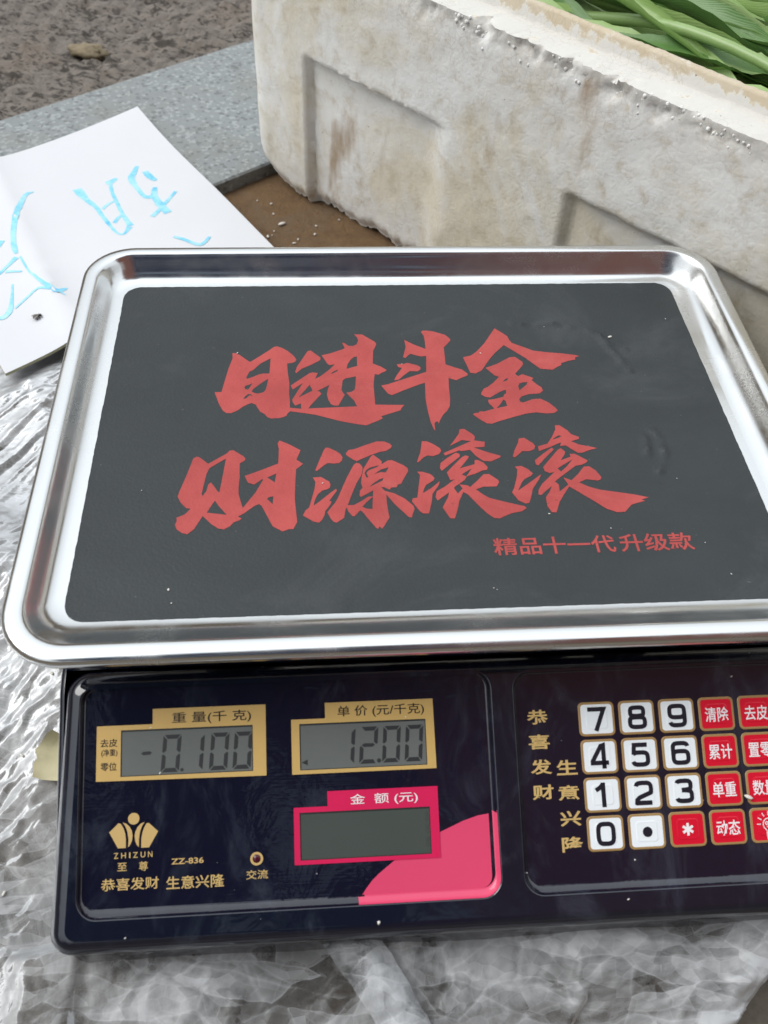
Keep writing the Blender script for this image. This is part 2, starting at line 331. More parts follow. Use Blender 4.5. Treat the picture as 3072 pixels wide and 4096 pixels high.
# ------------------------------------------------------------------ helpers
class MB:
    'collects faces with material slots, then links them as one mesh object'
    def __init__(s): s.v = []; s.f = []; s.m = []; s.slots = []
    def slot(s, m):
        if m not in s.slots: s.slots.append(m)
        return s.slots.index(m)
    def add(s, verts, faces, m):
        o = len(s.v); s.v += [tuple(p) for p in verts]; k = s.slot(m)
        for f in faces: s.f.append([i+o for i in f]); s.m.append(k)
    def rings(s, rings, m, closed=True, cap0=False, cap1=False):
        n = len(rings[0]); vs_ = [p for r in rings for p in r]; fs = []
        for a in range(len(rings)-1):
            for i in range(n if closed else n-1):
                j = (i+1) % n; fs.append((a*n+i, a*n+j, (a+1)*n+j, (a+1)*n+i))
        if cap0: fs.append(tuple(reversed(range(n))))
        if cap1: fs.append(tuple((len(rings)-1)*n+i for i in range(n)))
        s.add(vs_, fs, m)
    def build(s, name, parent=None, smooth=False, angle=None, loc=None):
        me = bpy.data.meshes.new(name); me.from_pydata(s.v, [], s.f); me.update()
        for m in s.slots: me.materials.append(m)
        me.polygons.foreach_set('material_index', s.m)
        bm = bmesh.new(); bm.from_mesh(me); bmesh.ops.recalc_face_normals(bm, faces=bm.faces[:]) if smooth is not None else None
        bm.to_mesh(me); bm.free()
        if smooth:
            me.polygons.foreach_set('use_smooth', [True]*len(me.polygons))
            if angle: me.set_sharp_from_angle(angle=radians(angle))
        o = bpy.data.objects.new(name, me); COL.objects.link(o)
        if parent: o.parent = parent
        return o
def thing(name, label, cat, loc=(0, 0, 0), group=None):
    o = bpy.data.objects.new(name, None); COL.objects.link(o); o.location = loc; o.empty_display_size = 0.02
    return tag(o, label, cat, group)
def tag(o, label=None, cat=None, group=None, kind=None):
    for k, v in (('label', label), ('category', cat), ('group', group), ('kind', kind)):
        if v: o[k] = v
    return o
def rrect(x0, y0, x1, y1, r, seg=6, sub=0):
    'rounded rectangle, counter-clockwise; sub = extra points along each straight side'
    pts = []
    cs = [(x1-r, y0+r, -90), (x1-r, y1-r, 0), (x0+r, y1-r, 90), (x0+r, y0+r, 180)]
    for k, (cx, cy, a0) in enumerate(cs):
        arc = [(cx+r*cos(radians(a0+90*i/seg)), cy+r*sin(radians(a0+90*i/seg))) for i in range(seg+1)]
        pts += arc
        if sub:
            nx, ny, na = cs[(k+1) % 4]; q = (nx+r*cos(radians(na)), ny+r*sin(radians(na)))
            a = arc[-1]
            pts += [(a[0]+(q[0]-a[0])*i/(sub+1), a[1]+(q[1]-a[1])*i/(sub+1)) for i in range(1, sub+1)]
    return pts
def tess(polys):
    ps = [[Vector((x, y, 0)) for x, y in p] for p in polys]
    tris = geometry.tessellate_polygon(ps); flat = [(p.x, p.y) for q in ps for p in q]
    return flat, tris
def text_poly(body, offset=0.0):
    'triangulated text as (points, triangles) in text units'
    c = bpy.data.curves.new('txt', 'FONT'); c.body = body; c.size = 1; c.offset = offset; c.resolution_u = 3; c.fill_mode = 'FRONT'
    o = bpy.data.objects.new('txt', c); COL.objects.link(o)
    dg = bpy.context.evaluated_depsgraph_get(); me = o.evaluated_get(dg).to_mesh()
    pts = [(v.co.x, v.co.y) for v in me.vertices]; fs = [tuple(p.vertices) for p in me.polygons]
    bpy.data.objects.remove(o); bpy.data.curves.remove(c)
    return pts, fs
def fit(body, x0, y0, x1, y1, offset=0.0):
    pts, fs = text_poly(body, offset)
    ax, bx = min(p[0] for p in pts), max(p[0] for p in pts); ay, by = min(p[1] for p in pts), max(p[1] for p in pts)
    sx = (x1-x0)/max(bx-ax, 1e-6); sy = (y1-y0)/max(by-ay, 1e-6)
    return [(x0+(x-ax)*sx, y0+(y-ay)*sy) for x, y in pts], fs
def ribbon(pts, w, closed=False):
    'flat stroke of width w (or per-point widths) along pts, as quads'
    n = len(pts); vs_ = []; fs = []
    ws = w if isinstance(w, (list, tuple)) else [w]*n
    for i in range(n):
        p = Vector(pts[i]).to_2d()
        a = Vector(pts[(i-1) % n]).to_2d() if (closed or i > 0) else None
        b = Vector(pts[(i+1) % n]).to_2d() if (closed or i < n-1) else None
        d0 = (p-a).normalized() if a is not None and (p-a).length > 1e-9 else None
        d1 = (b-p).normalized() if b is not None and (b-p).length > 1e-9 else None
        if d0 is None: d0 = d1
        if d1 is None: d1 = d0
        tn = (d0+d1); tn = tn.normalized() if tn.length > 1e-6 else d0
        nn = Vector((-tn.y, tn.x)); k = max(0.5, nn.dot(Vector((-d0.y, d0.x))))
        h = ws[i]/2/k; vs_ += [tuple(p+nn*h), tuple(p-nn*h)]
    for i in range(n if closed else n-1):
        j = (i+1) % n; fs.append((2*i, 2*i+1, 2*j+1, 2*j))
    return vs_, fs
def catmull(pts, k=5):
    out = []; n = len(pts)
    for i in range(n-1):
        p0, p1, p2, p3 = (Vector(pts[max(0, min(n-1, j))]) for j in (i-1, i, i+1, i+2))
        for s in range(k):
            u = s/k; out.append(tuple(0.5*((2*p1)+(p2-p0)*u+(2*p0-5*p1+4*p2-p3)*u*u+(3*p1-p0-3*p2+p3)*u**3)))
    out.append(tuple(pts[-1])); return out
def ellipsoid(c, r, nu=10, nv=7, rot=None):
    rings = []
    for i in range(nv+1):
        a = -pi/2+pi*i/nv; ring = []
        for j in range(nu):
            b = 2*pi*j/nu; p = Vector((r[0]*cos(a)*cos(b), r[1]*cos(a)*sin(b), r[2]*sin(a)))
            if rot: p = rot @ p
            ring.append(Vector(c)+p)
        rings.append(ring)
    return rings
def tube(path, rad, n=8):
    rings = []
    for i, p in enumerate(path):
        p = Vector(p); a = Vector(path[max(0, i-1)]); b = Vector(path[min(len(path)-1, i+1)])
        d = (b-a).normalized(); u = d.orthogonal().normalized() if i == 0 else (u-d*u.dot(d)).normalized(); v = d.cross(u)
        r = rad[i] if isinstance(rad, (list, tuple)) else rad
        rings.append([p+(u*cos(2*pi*k/n)+v*sin(2*pi*k/n))*r for k in range(n)])
    return rings

# ================================================================== SETTING
def grid_sheet(name, m, x0, x1, y0, y1, step, zf, keep=None, smooth=True, parent=None):
    nx = int((x1-x0)/step)+1; ny = int((y1-y0)/step)+1; vs_ = []; fs = []
    for j in range(ny+1):
        for i in range(nx+1):
            x = x0+(x1-x0)*i/nx; y = y0+(y1-y0)*j/ny; vs_.append(zf(x, y))
    for j in range(ny):
        for i in range(nx):
            x = x0+(x1-x0)*(i+.5)/nx; y = y0+(y1-y0)*(j+.5)/ny
            if keep is None or keep(x, y): a = j*(nx+1)+i; fs.append((a, a+1, a+nx+2, a+nx+1))
    used = sorted({i for f in fs for i in f}); mp = {o: k for k, o in enumerate(used)}
    b = MB(); b.add([vs_[i] for i in used], [[mp[i] for i in f] for f in fs], m)
    return b.build(name, parent, smooth=smooth)
gb = MB(); gb.add([(-3, -3, 0), (3, -3, 0), (3, 3, 0), (-3, 3, 0)], [(0, 1, 2, 3)], M['ground'])
tag(gb.build('ground'), kind='structure')
# granite edging slab: near edge and far edge are parallel lines
SD = Vector((0.046, 0.036)).normalized(); SNv = Vector((-SD.y, SD.x)); SO = Vector((-0.1306, 0.394)); SWID = 0.207
slab = MB(); a0, a1 = SO-SD*0.9, SO+SD*1.2
prof = [(0, -0.02), (0, 0.0105), (0.0015, 0.012), (SWID-.002, 0.012), (SWID, 0.010), (SWID, -0.02)]
slab.rings([[(p.x+SNv.x*w, p.y+SNv.y*w, z) for w, z in prof] for p in (a0, a1)], M['granite'], closed=False)
tag(slab.build('pavement', smooth=True, angle=20), kind='structure')
def asph(x, y):
    q = Vector((x*60, y*60, 0)); h = 0.0055*noise.fractal(q, 0.45, 2.2, 5)+0.003*abs(noise.noise(Vector((x*70+3, y*110, 7))))+0.003*noise.noise(Vector((x*14, y*14, 3)))
    return (x, y, 0.004+h)
def sidew(x, y): return (Vector((x, y))-SO).dot(SNv)
tag(grid_sheet('road', M['asphalt'], -0.75, 0.2, 0.30, 1.25, 0.0042, asph, lambda x, y: sidew(x, y) > SWID-0.012), kind='structure')
fr = MB(); q0 = SO+SNv*(SWID-0.004); e0, e1 = q0-SD*3, q0+SD*3; e2, e3 = e1+SNv*3, e0+SNv*3
fr.add([(p.x, p.y, 0.0015) for p in (e0, e1, e2, e3)], [(0, 1, 2, 3)], M['asphalt']); tag(fr.build('road'), kind='structure')

# ================================================================== ELECTRONIC SCALE
ZB = 0.12                                            # height of the pan floor above the ground
TAU = radians(29.0); CT, ST = cos(TAU), sin(TAU)
def P(u, v, w=0.0):                                  # console plane, millimetres: u right, v down the slope, w out of it
    w += 2.3
    return (u*MM, (-125-v*CT-w*ST)*MM, ZB+(-25-v*ST+w*CT)*MM)
def Q(x, y, z=0.0): return (x*MM, y*MM, ZB+z*MM)      # pan space, millimetres
scale = thing('electronic_scale', 'black electronic price scale with steel pan, red brush slogan and number keypad', 'weighing scale')
# housing: side profile extruded between its two ends
hb = MB()
def htop(y): return -24.6 if y > -119.3 else -24.6-(-119.3-y)*ST/CT-1.0*min(1, (-119.3-y)/4)
plan = rrect(-155.0, -207.2, 158.0, 119, 10, 8, 40)
def hring(i, z=None, dz=0): 
    out = []
    for x, y in plan:
        k = 1-i/155; cx, cy = 1.5, -43.5; xx = cx+(x-cx)*(1-i/155); yy = cy+(y-cy)*(1-i/163)
        out.append(Q(xx, yy, htop(yy)-dz if z is None else z))
    return out
hb.rings([hring(5, -106), hring(2, -106), hring(1.0, -104.5), hring(0, None, 3.0), hring(0.4, None, 1.4), hring(1.2, None, 0.4), hring(2.5, None, 0)], M['housing'], True, True, False)
capr = [(x/MM, y/MM) for x, y, z in hring(2.5) if y/MM > -119.2]
capr = sorted(capr, key=lambda p: math.atan2(p[1]-0, p[0]-1.5))
fl_c, tr_c = tess([capr]); hb.add([Q(x, y, -24.6) for x, y in fl_c], tr_c, M['housing'])
housing = hb.build('housing', scale, smooth=True, angle=35)
for fx in (-125, 128):
    for fy in (-175, 90):
        f = MB(); rr = []
        for r, z in ((11, -105.5), (11, -114), (9.5, -118.5), (0.1, -118.5)):
            rr.append([Q(fx+r*cos(2*pi*i/20), fy+r*sin(2*pi*i/20), z) for i in range(20)])
        f.rings(rr, M['rubber']); f.build('rubber_foot', housing, smooth=True, angle=40)
# console slab lying on the slope, with two recesses
def outline(i):                                       # outer outline of the slab, inset i mm (flared: wider at the bottom)
    pts = rrect(-151.6+i, -9+i, 154.6-i, 97.8-i, max(9.5-i, 4), 8, 10)
    return [(u+(u/153)*4.8*(v-(-9))/105, v) for u, v in pts]
cb = MB()
edge = [(0.6, -13), (0.15, -11), (0, -8.0), (0.3, -6.0), (1.0, -4.1), (2.0, -2.6), (3.4, -1.2), (5.0, -0.4), (7.0, 0)]
cb.rings([[P(u, v, w) for u, v in outline(i)] for i, w in edge], M['housing'])
PL = (-144.6, -3.6, 18.6, 83.8); PR = (28.2, -2.6, 149, 84.0)
def recess(rc, i):                                     # the lower and right walls slope most
    a = i if i < 0 else i*.4; r = i if i < 0 else i*.55
    return rrect(rc[0]+a, rc[1]+a, rc[2]-r, rc[3]-i, max(7.5-i*.6, 2), 8, 60)
flat, tris = tess([outline(7.0), recess(PL, -0.5), recess(PR, -0.5)])
cb.add([P(u, v) for u, v in flat], tris, M['housing'])
lip = [(-0.5, 0), (-0.2, -0.08), (0, -0.4)]
for rc in (PL, PR): cb.rings([[P(u, v, w) for u, v in recess(rc, i)] for i, w in lip], M['housing'])
console = cb.build('console', scale, smooth=True, angle=50)
# panels at the bottom of the recesses
WB = -2.5
PINK = [(-38.0,84.3),(-36.4,81.5),(-34.8,78.9),(-32.2,75.8),(-29.2,73.1),(-23.1,68.7),(-16.4,64.2),(-10.3,61.1),(-4.3,58.8),(5.1,55.0),(11,53.3),(17.4,51.9)]
def in_pink(u, v):
    if u < -38 or v < 51.9: return False
    for (a, b), (c, d) in zip(PINK, PINK[1:]):
        if a <= u <= c: return v > b+(d-b)*(u-a)/(c-a+1e-9)
    return v > 51.9
bev = [(0, -0.4), (0.25, -0.75), (0.8, -1.22), (1.4, -1.72), (2.0, -2.12), (2.5, -2.34), (3.2, WB)]
def panel(name, rc, pink):
    b = MB()
    rs = [[(u, v, w) for u, v in recess(rc, i)] for i, w in bev]
    n = len(rs[0]); vs_ = [p for r in rs for p in r]; fa = {0: [], 1: []}
    for a in range(len(rs)-1):
        for i in range(n):
            j = (i+1) % n; q = (a*n+i, a*n+j, (a+1)*n+j, (a+1)*n+i)
            cu = sum(vs_[k][0] for k in q)/4; cv = sum(vs_[k][1] for k in q)/4
            fa[1 if pink and (in_pink(cu, cv) or (cu > 12 and cv > 52)) else 0].append(q)
    W3 = [P(*p) for p in vs_]
    o = len(b.v); b.v += W3
    for k, mm in ((0, M['panel']), (1, M['pink'])):
        if fa[k]:
            s_ = b.slot(mm)
            for q in fa[k]: b.f.append([o+x for x in q]); b.m.append(s_)
    fl, tr = tess([recess(rc, 3.2)]); b.add([P(u, v, WB) for u, v in fl], tr, M['panel'])
    return b.build(name, scale, smooth=True, angle=60)
disp = panel('display_panel', PL, True); keyp = panel('keypad_panel', PR, False)
def flatpoly(b, polys, w, m):
    fl, tr = tess(polys); b.add([P(u, v, w) for u, v in fl], tr, m)
def label(b, body, u0, v0, u1, v1, m, w, off=0.0):     # v0 = top, v1 = bottom
    pts, fs = fit(body, u0, -v1, u1, -v0, off); b.add([P(x, -y, w) for x, y in pts], fs, m)
# pink leaf printed in the lower right corner of the display panel
b = MB(); c0 = recess(PL, 3.2); inner = [p for p in c0 if in_pink(*p) and p[0] > -35]
lo = [p for p in inner if p[1] > 60]
pk = [(u, min(v, 80.6)) for u, v in PINK if u < 15.2 and v < 80.5]
pk = [(-36.0, 80.6)]+[p for p in pk if p[0] > -36]+[(15.4, 52.7)]
corner = [(15.4-4.3+4.3*cos(radians(a)), 80.6-4.3+4.3*sin(radians(a))) for a in range(0, 91, 15)]
flatpoly(b, [pk+corner], WB+0.04, M['pink']); b.build('printed_leaf', disp)
# display frames, screens and digits
def frame(pts, win, m):
    b = MB(); flatpoly(b, [pts, win], WB+0.3, m)
    # raised inner edge of the window
    n = len(win); b.rings([[P(u, v, w) for u, v in win] for w in (WB+0.3, WB+0.06)], M['lcd_edge_shade'])
    return b
def rectp(u0, v0, u1, v1): return [(u0, v0), (u1, v0), (u1, v1), (u0, v1)]
def screen(win, m, tint=None):
    b = MB(); u0, v0, u1, v1 = win
    flatpoly(b, [rectp(*win)], WB+0.10, m)
    flatpoly(b, [rectp(u0, v0, u1, v1), rectp(u0+.45, v0+.7, u1-.3, v1-.3)], WB+0.15, M['lcd_edge_shade'])  # painted shadow of the frame, wider along the top and left
    return b.build('lcd_screen', disp)
wf = frame([(-138.7, 12.4), (-117, 12.4), (-117, 6.5), (-72.4, 6.5), (-72.4, 34.1), (-138.7, 33.5)], rectp(-129.3, 14.3, -77.6, 32.1), M['gold'])
label(wf, '重 量(千 克)', -109.4, 8.2, -78.2, 13.0, M['ink'], WB+0.42, .005)
label(wf, '去皮', -137.2, 17.4, -130.7, 20.5, M['ink'], WB+0.42, .005)
label(wf, '(净重)', -136.8, 21.3, -130.6, 24.3, M['ink'], WB+0.42, .005)
label(wf, '零位', -137.0, 26.4, -130.8, 29.6, M['ink'], WB+0.42, .005)
wf.build('display_frame', disp)
screen((-129.3, 14.3, -77.6, 32.1), M['lcd'])
pfm = frame([(-62.3, 13.0), (-48.7, 13.0), (-48.7, 6.9), (-4.9, 6.9), (-4.6, 34.3), (-62.3, 34.3)], rectp(-59.1, 14.8, -8.2, 32.8), M['gold'])
label(pfm, '单 价 (元/千克)', -43.7, 8.4, -8.6, 13.2, M['ink'], WB+0.42, .005)
pfm.build('display_frame', disp)
screen((-59.1, 14.8, -8.2, 32.8), M['lcd'])
af = frame([(-62, 46.9), (-48.6, 46.9), (-48.6, 41.2), (-4.6, 41.2), (-4.6, 68.4), (-62, 68.4)], rectp(-59.7, 48.9, -8.1, 66.8), M['crimson'])
label(af, '金  额 (元)', -39.6, 42.8, -12.7, 47.3, M['white'], WB+0.42, .004)
af.build('display_frame', disp)
sc3 = screen((-59.7, 48.9, -8.1, 66.8), M['lcd_dark'])
SEG = {'a': ((0.9, 14.6), (7.1, 14.6), (6.0, 13.0), (2.2, 13.0)), 'd': ((0.9, 0), (7.1, 0), (6.0, 1.6), (2.2, 1.6)),
       'g': ((1.1, 7.3), (2.0, 8.0), (5.6, 8.0), (6.5, 7.3), (5.6, 6.6), (2.0, 6.6)),
       'f': ((0.4, 14.2), (1.9, 12.7), (1.9, 8.5), (0.9, 7.6), (0.4, 8.0)), 'e': ((0.4, 0.4), (1.9, 1.9), (1.9, 6.1), (0.9, 7.0), (0.4, 6.6)),
       'b': ((7.6, 14.2), (6.1, 12.7), (6.1, 8.5), (7.1, 7.6), (7.6, 8.0)), 'c': ((7.6, 0.4), (6.1, 1.9), (6.1, 6.1), (7.1, 7.0), (7.6, 6.6))}
DIG = {'0': 'abcdef', '1': 'bc', '2': 'abged'}
def lcd_digits(items, extra=()):
    b = MB()
    for ch, u0, vb, sz in items:
        for k in DIG[ch]:
            poly = [(u0+(x+0.08*y)*sz, vb-y*sz) for x, y in SEG[k]]
            flatpoly(b, [poly], WB+0.2, M['seg'])
    for poly, mm in extra: flatpoly(b, [poly], WB+0.2, mm)
    return b.build('lcd_digits', disp)
def disc(u, v, r, n=14): return [(u+r*cos(2*pi*i/n), v+r*sin(2*pi*i/n)) for i in range(n)]
minus = [(-121.4, 23.6), (-120.6, 22.9), (-118.0, 22.8), (-117.2, 23.4), (-118.0, 24.1), (-120.6, 24.2)]
lcd_digits([('0', -114.2, 31.1, 0.98), ('1', -104.9, 31.0, 0.96), ('0', -95.4, 31.1, 0.98), ('0', -86.2, 31.1, 0.98)], [(minus, M['seg']), (disc(-105.5, 30.4, 0.65), M['seg'])])
lcd_digits([('1', -45.0, 31.2, 0.96), ('2', -36.0, 31.3, 0.98), ('0', -26.8, 31.2, 0.97), ('0', -17.7, 31.2, 0.97)], [(disc(-27.6, 30.3, 0.85), M['seg']), ([(-58.4, 29.8), (-56.1, 28.7), (-56.1, 30.9)], M['seg'])])
b = MB(); 
for v0 in (51, 55.5, 60.5): flatpoly(b, [rectp(-9.9, v0, -9.0, v0+3.2)], WB+0.2, M['segfaint'])
flatpoly(b, [rectp(-10, 60.4, -8.4, 60.7), ], WB+0.22, M['segfaint']); b.build('lcd_segments', disp)
# emblem and lettering
b = MB(); z1 = WB+0.14
flatpoly(b, [disc(-124.0, 48.0, 2.2, 24)], z1, M['goldtxt'])
for pl in ([(-133.3, 52.7), (-129.8, 49.4), (-128.9, 49.7), (-127.9, 51.3), (-127.2, 53.2), (-126.9, 55.6), (-126.9, 58.7), (-129.9, 58.7)],
           [(-128.2, 49.2), (-126.9, 49.7), (-125.6, 50.8), (-124.7, 52.4), (-124.35, 54.2), (-124.6, 56.2), (-125.2, 57.6), (-126.0, 58.5), (-125.9, 55.4), (-126.4, 52.6), (-127.2, 50.6)],
           [(-119.8, 49.4), (-121.2, 49.9), (-122.5, 51.2), (-123.3, 52.8), (-123.6, 54.4), (-123.3, 56.5), (-122.7, 57.8), (-121.9, 58.6), (-121.9, 55.6), (-121.5, 52.8), (-120.7, 50.7)],
           [(-118.2, 49.8), (-114.6, 53.1), (-118.0, 58.9), (-121.0, 58.9), (-121.0, 55.6), (-120.6, 53.2), (-119.9, 51.3), (-119.1, 50.0)]):
    flatpoly(b, [pl], z1, M['goldtxt'])
b.build('emblem', disp)
b = MB()
for i, ch in enumerate('ZHIZUN'):
    us = [(-131.4, -129.7), (-128.6, -126.8), (-125.6, -125.1), (-124.1, -122.3), (-121.2, -119.4), (-118.4, -116.7)][i]
    label(b, ch, us[0], 60.4, us[1], 62.5, M['goldtxt'], z1, .012)
label(b, '至', -130.0, 64.1, -126.4, 67.1, M['goldtxt'], z1, .01); label(b, '尊', -121.8, 63.9, -118.4, 67.4, M['goldtxt'], z1, .01)
label(b, 'ZZ-836', -109.5, 63.5, -97.1, 65.7, M['goldtxt'], z1, .018)
label(b, '恭喜发财', -136.1, 69.7, -114.2, 74.2, M['goldtxt'], z1, .012); label(b, '生意兴隆', -111.4, 70.0, -89.2, 74.8, M['goldtxt'], z1, .012)
label(b, '交流', -80.8, 69.3, -72.4, 72.7, M['goldtxt'], z1, .008)
b.build('lettering', disp)
b = MB(); flatpoly(b, [disc(-76.7, 65.2, 2.5, 28), disc(-76.7, 65.2, 1.6, 28)], z1, M['goldtxt'])
b.rings([[P(-76.7+r*cos(2*pi*i/20), 65.2+r*sin(2*pi*i/20), z) for i in range(20)] for r, z in ((1.6, WB+.05), (1.3, WB+.3), (0.7, WB+.55), (0.01, WB+.62))], M['lamp'])
b.build('indicator_lamp', disp, smooth=True, angle=40)
# keypad lettering in two columns
b = MB(); z2 = WB+0.14
for i, ch in enumerate('恭喜发财'): label(b, ch, 33.4+i*0.1, 13.2+i*9.85, 42.1+i*0.1, 19.0+i*9.85, M['goldtxt'], z2, .022)
for i, ch in enumerate('生意兴隆'): label(b, ch, 44.2, 33.5+i*9.9, 52.8, 39.4+i*9.9, M['goldtxt'], z2, .022)
b.build('lettering', keyp)
# digits drawn as square-shouldered strokes, 8 x 9.6 mm, y up from the bottom
def sq(cx, cy, rx, ry, a0=0, a1=360, n=28, e=3.6):
    out = []
    for i in range(n+1):
        a = radians(a0+(a1-a0)*i/n); c, s_ = cos(a), sin(a)
        out.append((cx+rx*math.copysign(abs(c)**(2/e), c), cy+ry*math.copysign(abs(s_)**(2/e), s_)))
    return out
SWK = 1.75
GL = {'0': [sq(4, 4.8, 3.1, 3.9)],
 '8': [sq(4, 7.05, 2.75, 1.7), sq(4, 2.85, 3.1, 1.95)],
 '9': [sq(4, 6.4, 3.1, 2.3), [(7.1, 6.6), (7.1, 3.4)]+sq(4, 3.3, 3.1, 2.4, 0, -165, 18)],
 '6': [sq(4, 3.2, 3.1, 2.3), [(0.9, 3.0), (0.9, 6.2)]+sq(4, 6.3, 3.1, 2.4, 180, 15, 18)],
 '7': [[(0.3, 8.75), (7.0, 8.75), (6.6, 7.8), (3.4, 0)]],
 '1': [[(1.2, 6.6), (3.0, 7.6), (4.3, 9.0)], [(4.3, 9.6), (4.3, 0)]],
 '2': [sq(4, 6.3, 3.1, 2.4, 165, -25, 18)+[(6.2, 4.5), (2.2, 3.0), (1.1, 2.0), (0.95, 0.2)], [(0.6, 0.87), (7.2, 0.87)]],
 '3': [sq(3.9, 7.0, 2.9, 1.75, 165, -75, 18)+[(3.0, 5.1)], [(3.0, 5.1)]+sq(3.9, 2.9, 3.1, 2.05, 75, -165, 20)],
 '4': [[(5.6, 0), (5.6, 9.3), (4.6, 9.0), (0.9, 3.0), (0.9, 2.3), (7.6, 2.3)]],
 '5': [[(7.0, 8.75), (1.6, 8.75), (1.2, 4.9)], [(1.0, 5.2), (2.2, 5.7)]+sq(3.9, 3.3, 3.1, 2.4, 80, -165, 18)]}
def key(ix, iy, legend):
    u0 = 54.8+16.86*ix; v0 = 11.05+14.93*iy; u1, v1 = u0+15.0, v0+13.6
    b = MB(); red = legend not in '0123456789.' ; face = M['keyred'] if red else M['keywhite']
    out = [rrect(u0+i, v0+i, u1-i, v1-i, max(2.0-i, .6), 5) for i in (0, .25)]
    b.rings([[P(u, v, WB+w) for u, v in r] for r, w in zip((out[0], out[0], out[1]), (0.02, .22, .36))], M['keygold'])
    inn = rrect(u0+.95, v0+.95, u1-.95, v1-.95, 1.3, 5)
    b.rings([[P(u, v, WB+w) for u, v in r] for r, w in ((out[1], .36), (inn, .37))], M['keygold'])
    cu, cv = (u0+u1)/2, (v0+v1)/2
    # embossed round button in the key face
    n = len(inn); ang = [math.atan2(v-cv, u-cu) for u, v in inn]
    rr = [[P(u, v, WB+.37) for u, v in inn]]
    for r, w in ((5.5, .37), (5.1, .47), (4.6, .50), (4.2, .46), (0.02, .46)): rr.append([P(cu+r*cos(a), cv+r*sin(a), WB+w) for a in ang])
    b.rings(rr, face); z = WB+.56
    if legend in GL:
        h = 9.5 if legend != '0' else 9.3
        for st in GL[legend]:
            cl = len(st) > 3 and (Vector(st[0])-Vector(st[-1])).length < 1e-3
            vs_, fs = ribbon([(cu-4.0+x, cv+4.75-y*h/9.6) for x, y in (st[:-1] if cl else st)], SWK, cl)
            b.add([P(u, v, z) for u, v in vs_], fs, M['digit']); z += .012
    elif legend == '.': flatpoly(b, [disc(cu+.2, cv+.2, 2.0, 24)], z, M['digit'])
    elif legend == '*':
        for k in range(3):
            a = pi/2+k*pi/3; vs_, fs = ribbon([(cu-2.4*cos(a), cv-2.4*sin(a)), (cu+2.4*cos(a), cv+2.4*sin(a))], 1.05)
            b.add([P(u, v, z) for u, v in vs_], fs, M['white']); z += .012
    elif legend == 'bulb':
        for st, cl in ((sq(cu, cv-.3, 2.3, 2.4, 115, 425, 24, 2), False), ([(cu-1.0, cv+1.9), (cu-1.0, cv+5.2), (cu, cv+5.9), (cu+1.0, cv+5.2), (cu+1.0, cv+1.9)], False),
                       ([(cu-1, cv+3), (cu+1, cv+2.6)], False), ([(cu-1, cv+4.1), (cu+1, cv+3.7)], False), (sq(cu-.8, cv-.8, .55, .55, 0, 360, 10, 2), False), (sq(cu+.8, cv-.8, .55, .55, 0, 360, 10, 2), False), (sq(cu, cv+.1, .9, .7, 20, 160, 8, 2), False)):
            vs_, fs = ribbon(st, 0.38); b.add([P(u, v, z) for u, v in vs_], fs, M['white']); z += .008
        for k in range(7):
            a = pi+pi*k/6; vs_, fs = ribbon([(cu+3.3*cos(a), cv-.5+3.3*sin(a)), (cu+5.0*cos(a), cv-.5+5.0*sin(a))], 0.35); b.add([P(u, v, z) for u, v in vs_], fs, M['white'])
    else: label(b, legend, cu-5.0, cv-2.75, cu+4.9, cv+3.2, M['white'], z, .012)
    return b.build('key', keyp)
for iy, row in enumerate((('7', '8', '9', '清除', '去皮'), ('4', '5', '6', '累计', '置零'), ('1', '2', '3', '单重', '数量'), ('0', '.', '*', '动态', 'bulb'))):
    for ix, lg in enumerate(row): key(ix, iy, lg)
# weighing pan: one pressed steel tray
def fi(i): return i if i < 8 else 8+(i-8)*2.0         # the front wall runs out flatter
def pr(i, z, sub=14): return [Q(x, y, z) for x, y in rrect(-170.3+i, -131.3+fi(i), 174.6-i, 128.8-i, max(26-i*0.85, 7), 10, sub)]
PAN = [(2.6, 6.6), (1.2, 5.6), (0.35, 6.0), (0, 7.2), (0.15, 8.8), (0.7, 10.0), (1.5, 10.7), (2.8, 11.1), (4.8, 11.3), (6.6, 11.2), (7.6, 10.8), (8.4, 9.9), (9.2, 8.5), (10.1, 6.9), (11, 5.3), (11.9, 3.8), (12.9, 2.4), (14, 1.2), (15.2, 0.3), (16.6, -0.3), (18.2, -0.65), (20, -0.75)]
b = MB(); b.rings([pr(i, z) for i, z in PAN], M['steel'])
flat, tris = tess([[(x/MM, y/MM) for x, y, z in pr(20, 0)]]); b.add([Q(x, y, -0.75) for x, y in flat], tris, M['steel'])
pan = b.build('weighing_pan', scale, smooth=True, angle=60)
# black pad with a few bubbles lifted out of it
WR = [[(55.7, 72.4), (67.0, 70.0), (75.1, 71.8), (80.7, 70.5)], [(86.3, 68.9), (92.7, 66.5), (99.6, 62.6), (102.2, 52.3), (105.6, 46.5), (110.2, 33.8)], [(102.8, 55.2), (112.2, 49.9)], [(109.8, -7.6), (112.6, -13.8), (112.9, -25.6), (107.6, -35.7)], [(105.7, -14.8), (104.3, -25.3)]]
def lift(x, y):
    h = 0
    for line in WR:
        for (ax, ay), (bx, by) in zip(line, line[1:]):
            dx_, dy_ = bx-ax, by-ay; tt = max(0, min(1, ((x-ax)*dx_+(y-ay)*dy_)/(dx_*dx_+dy_*dy_)))
            d = sqrt((x-ax-tt*dx_)**2+(y-ay-tt*dy_)**2)
            h = max(h, math.exp(-(d/1.6)**2)*2.4*max(0, 0.6+0.8*noise.noise(Vector((x*.16, y*.16, 5)))+.12*noise.noise(Vector((x*.6, y*.6, 5)))))
    return max(0, h)
b = MB(); nx, ny = 200, 143; X0, X1, Y0, Y1 = -149.9, 149.9, -106.8, 106.8
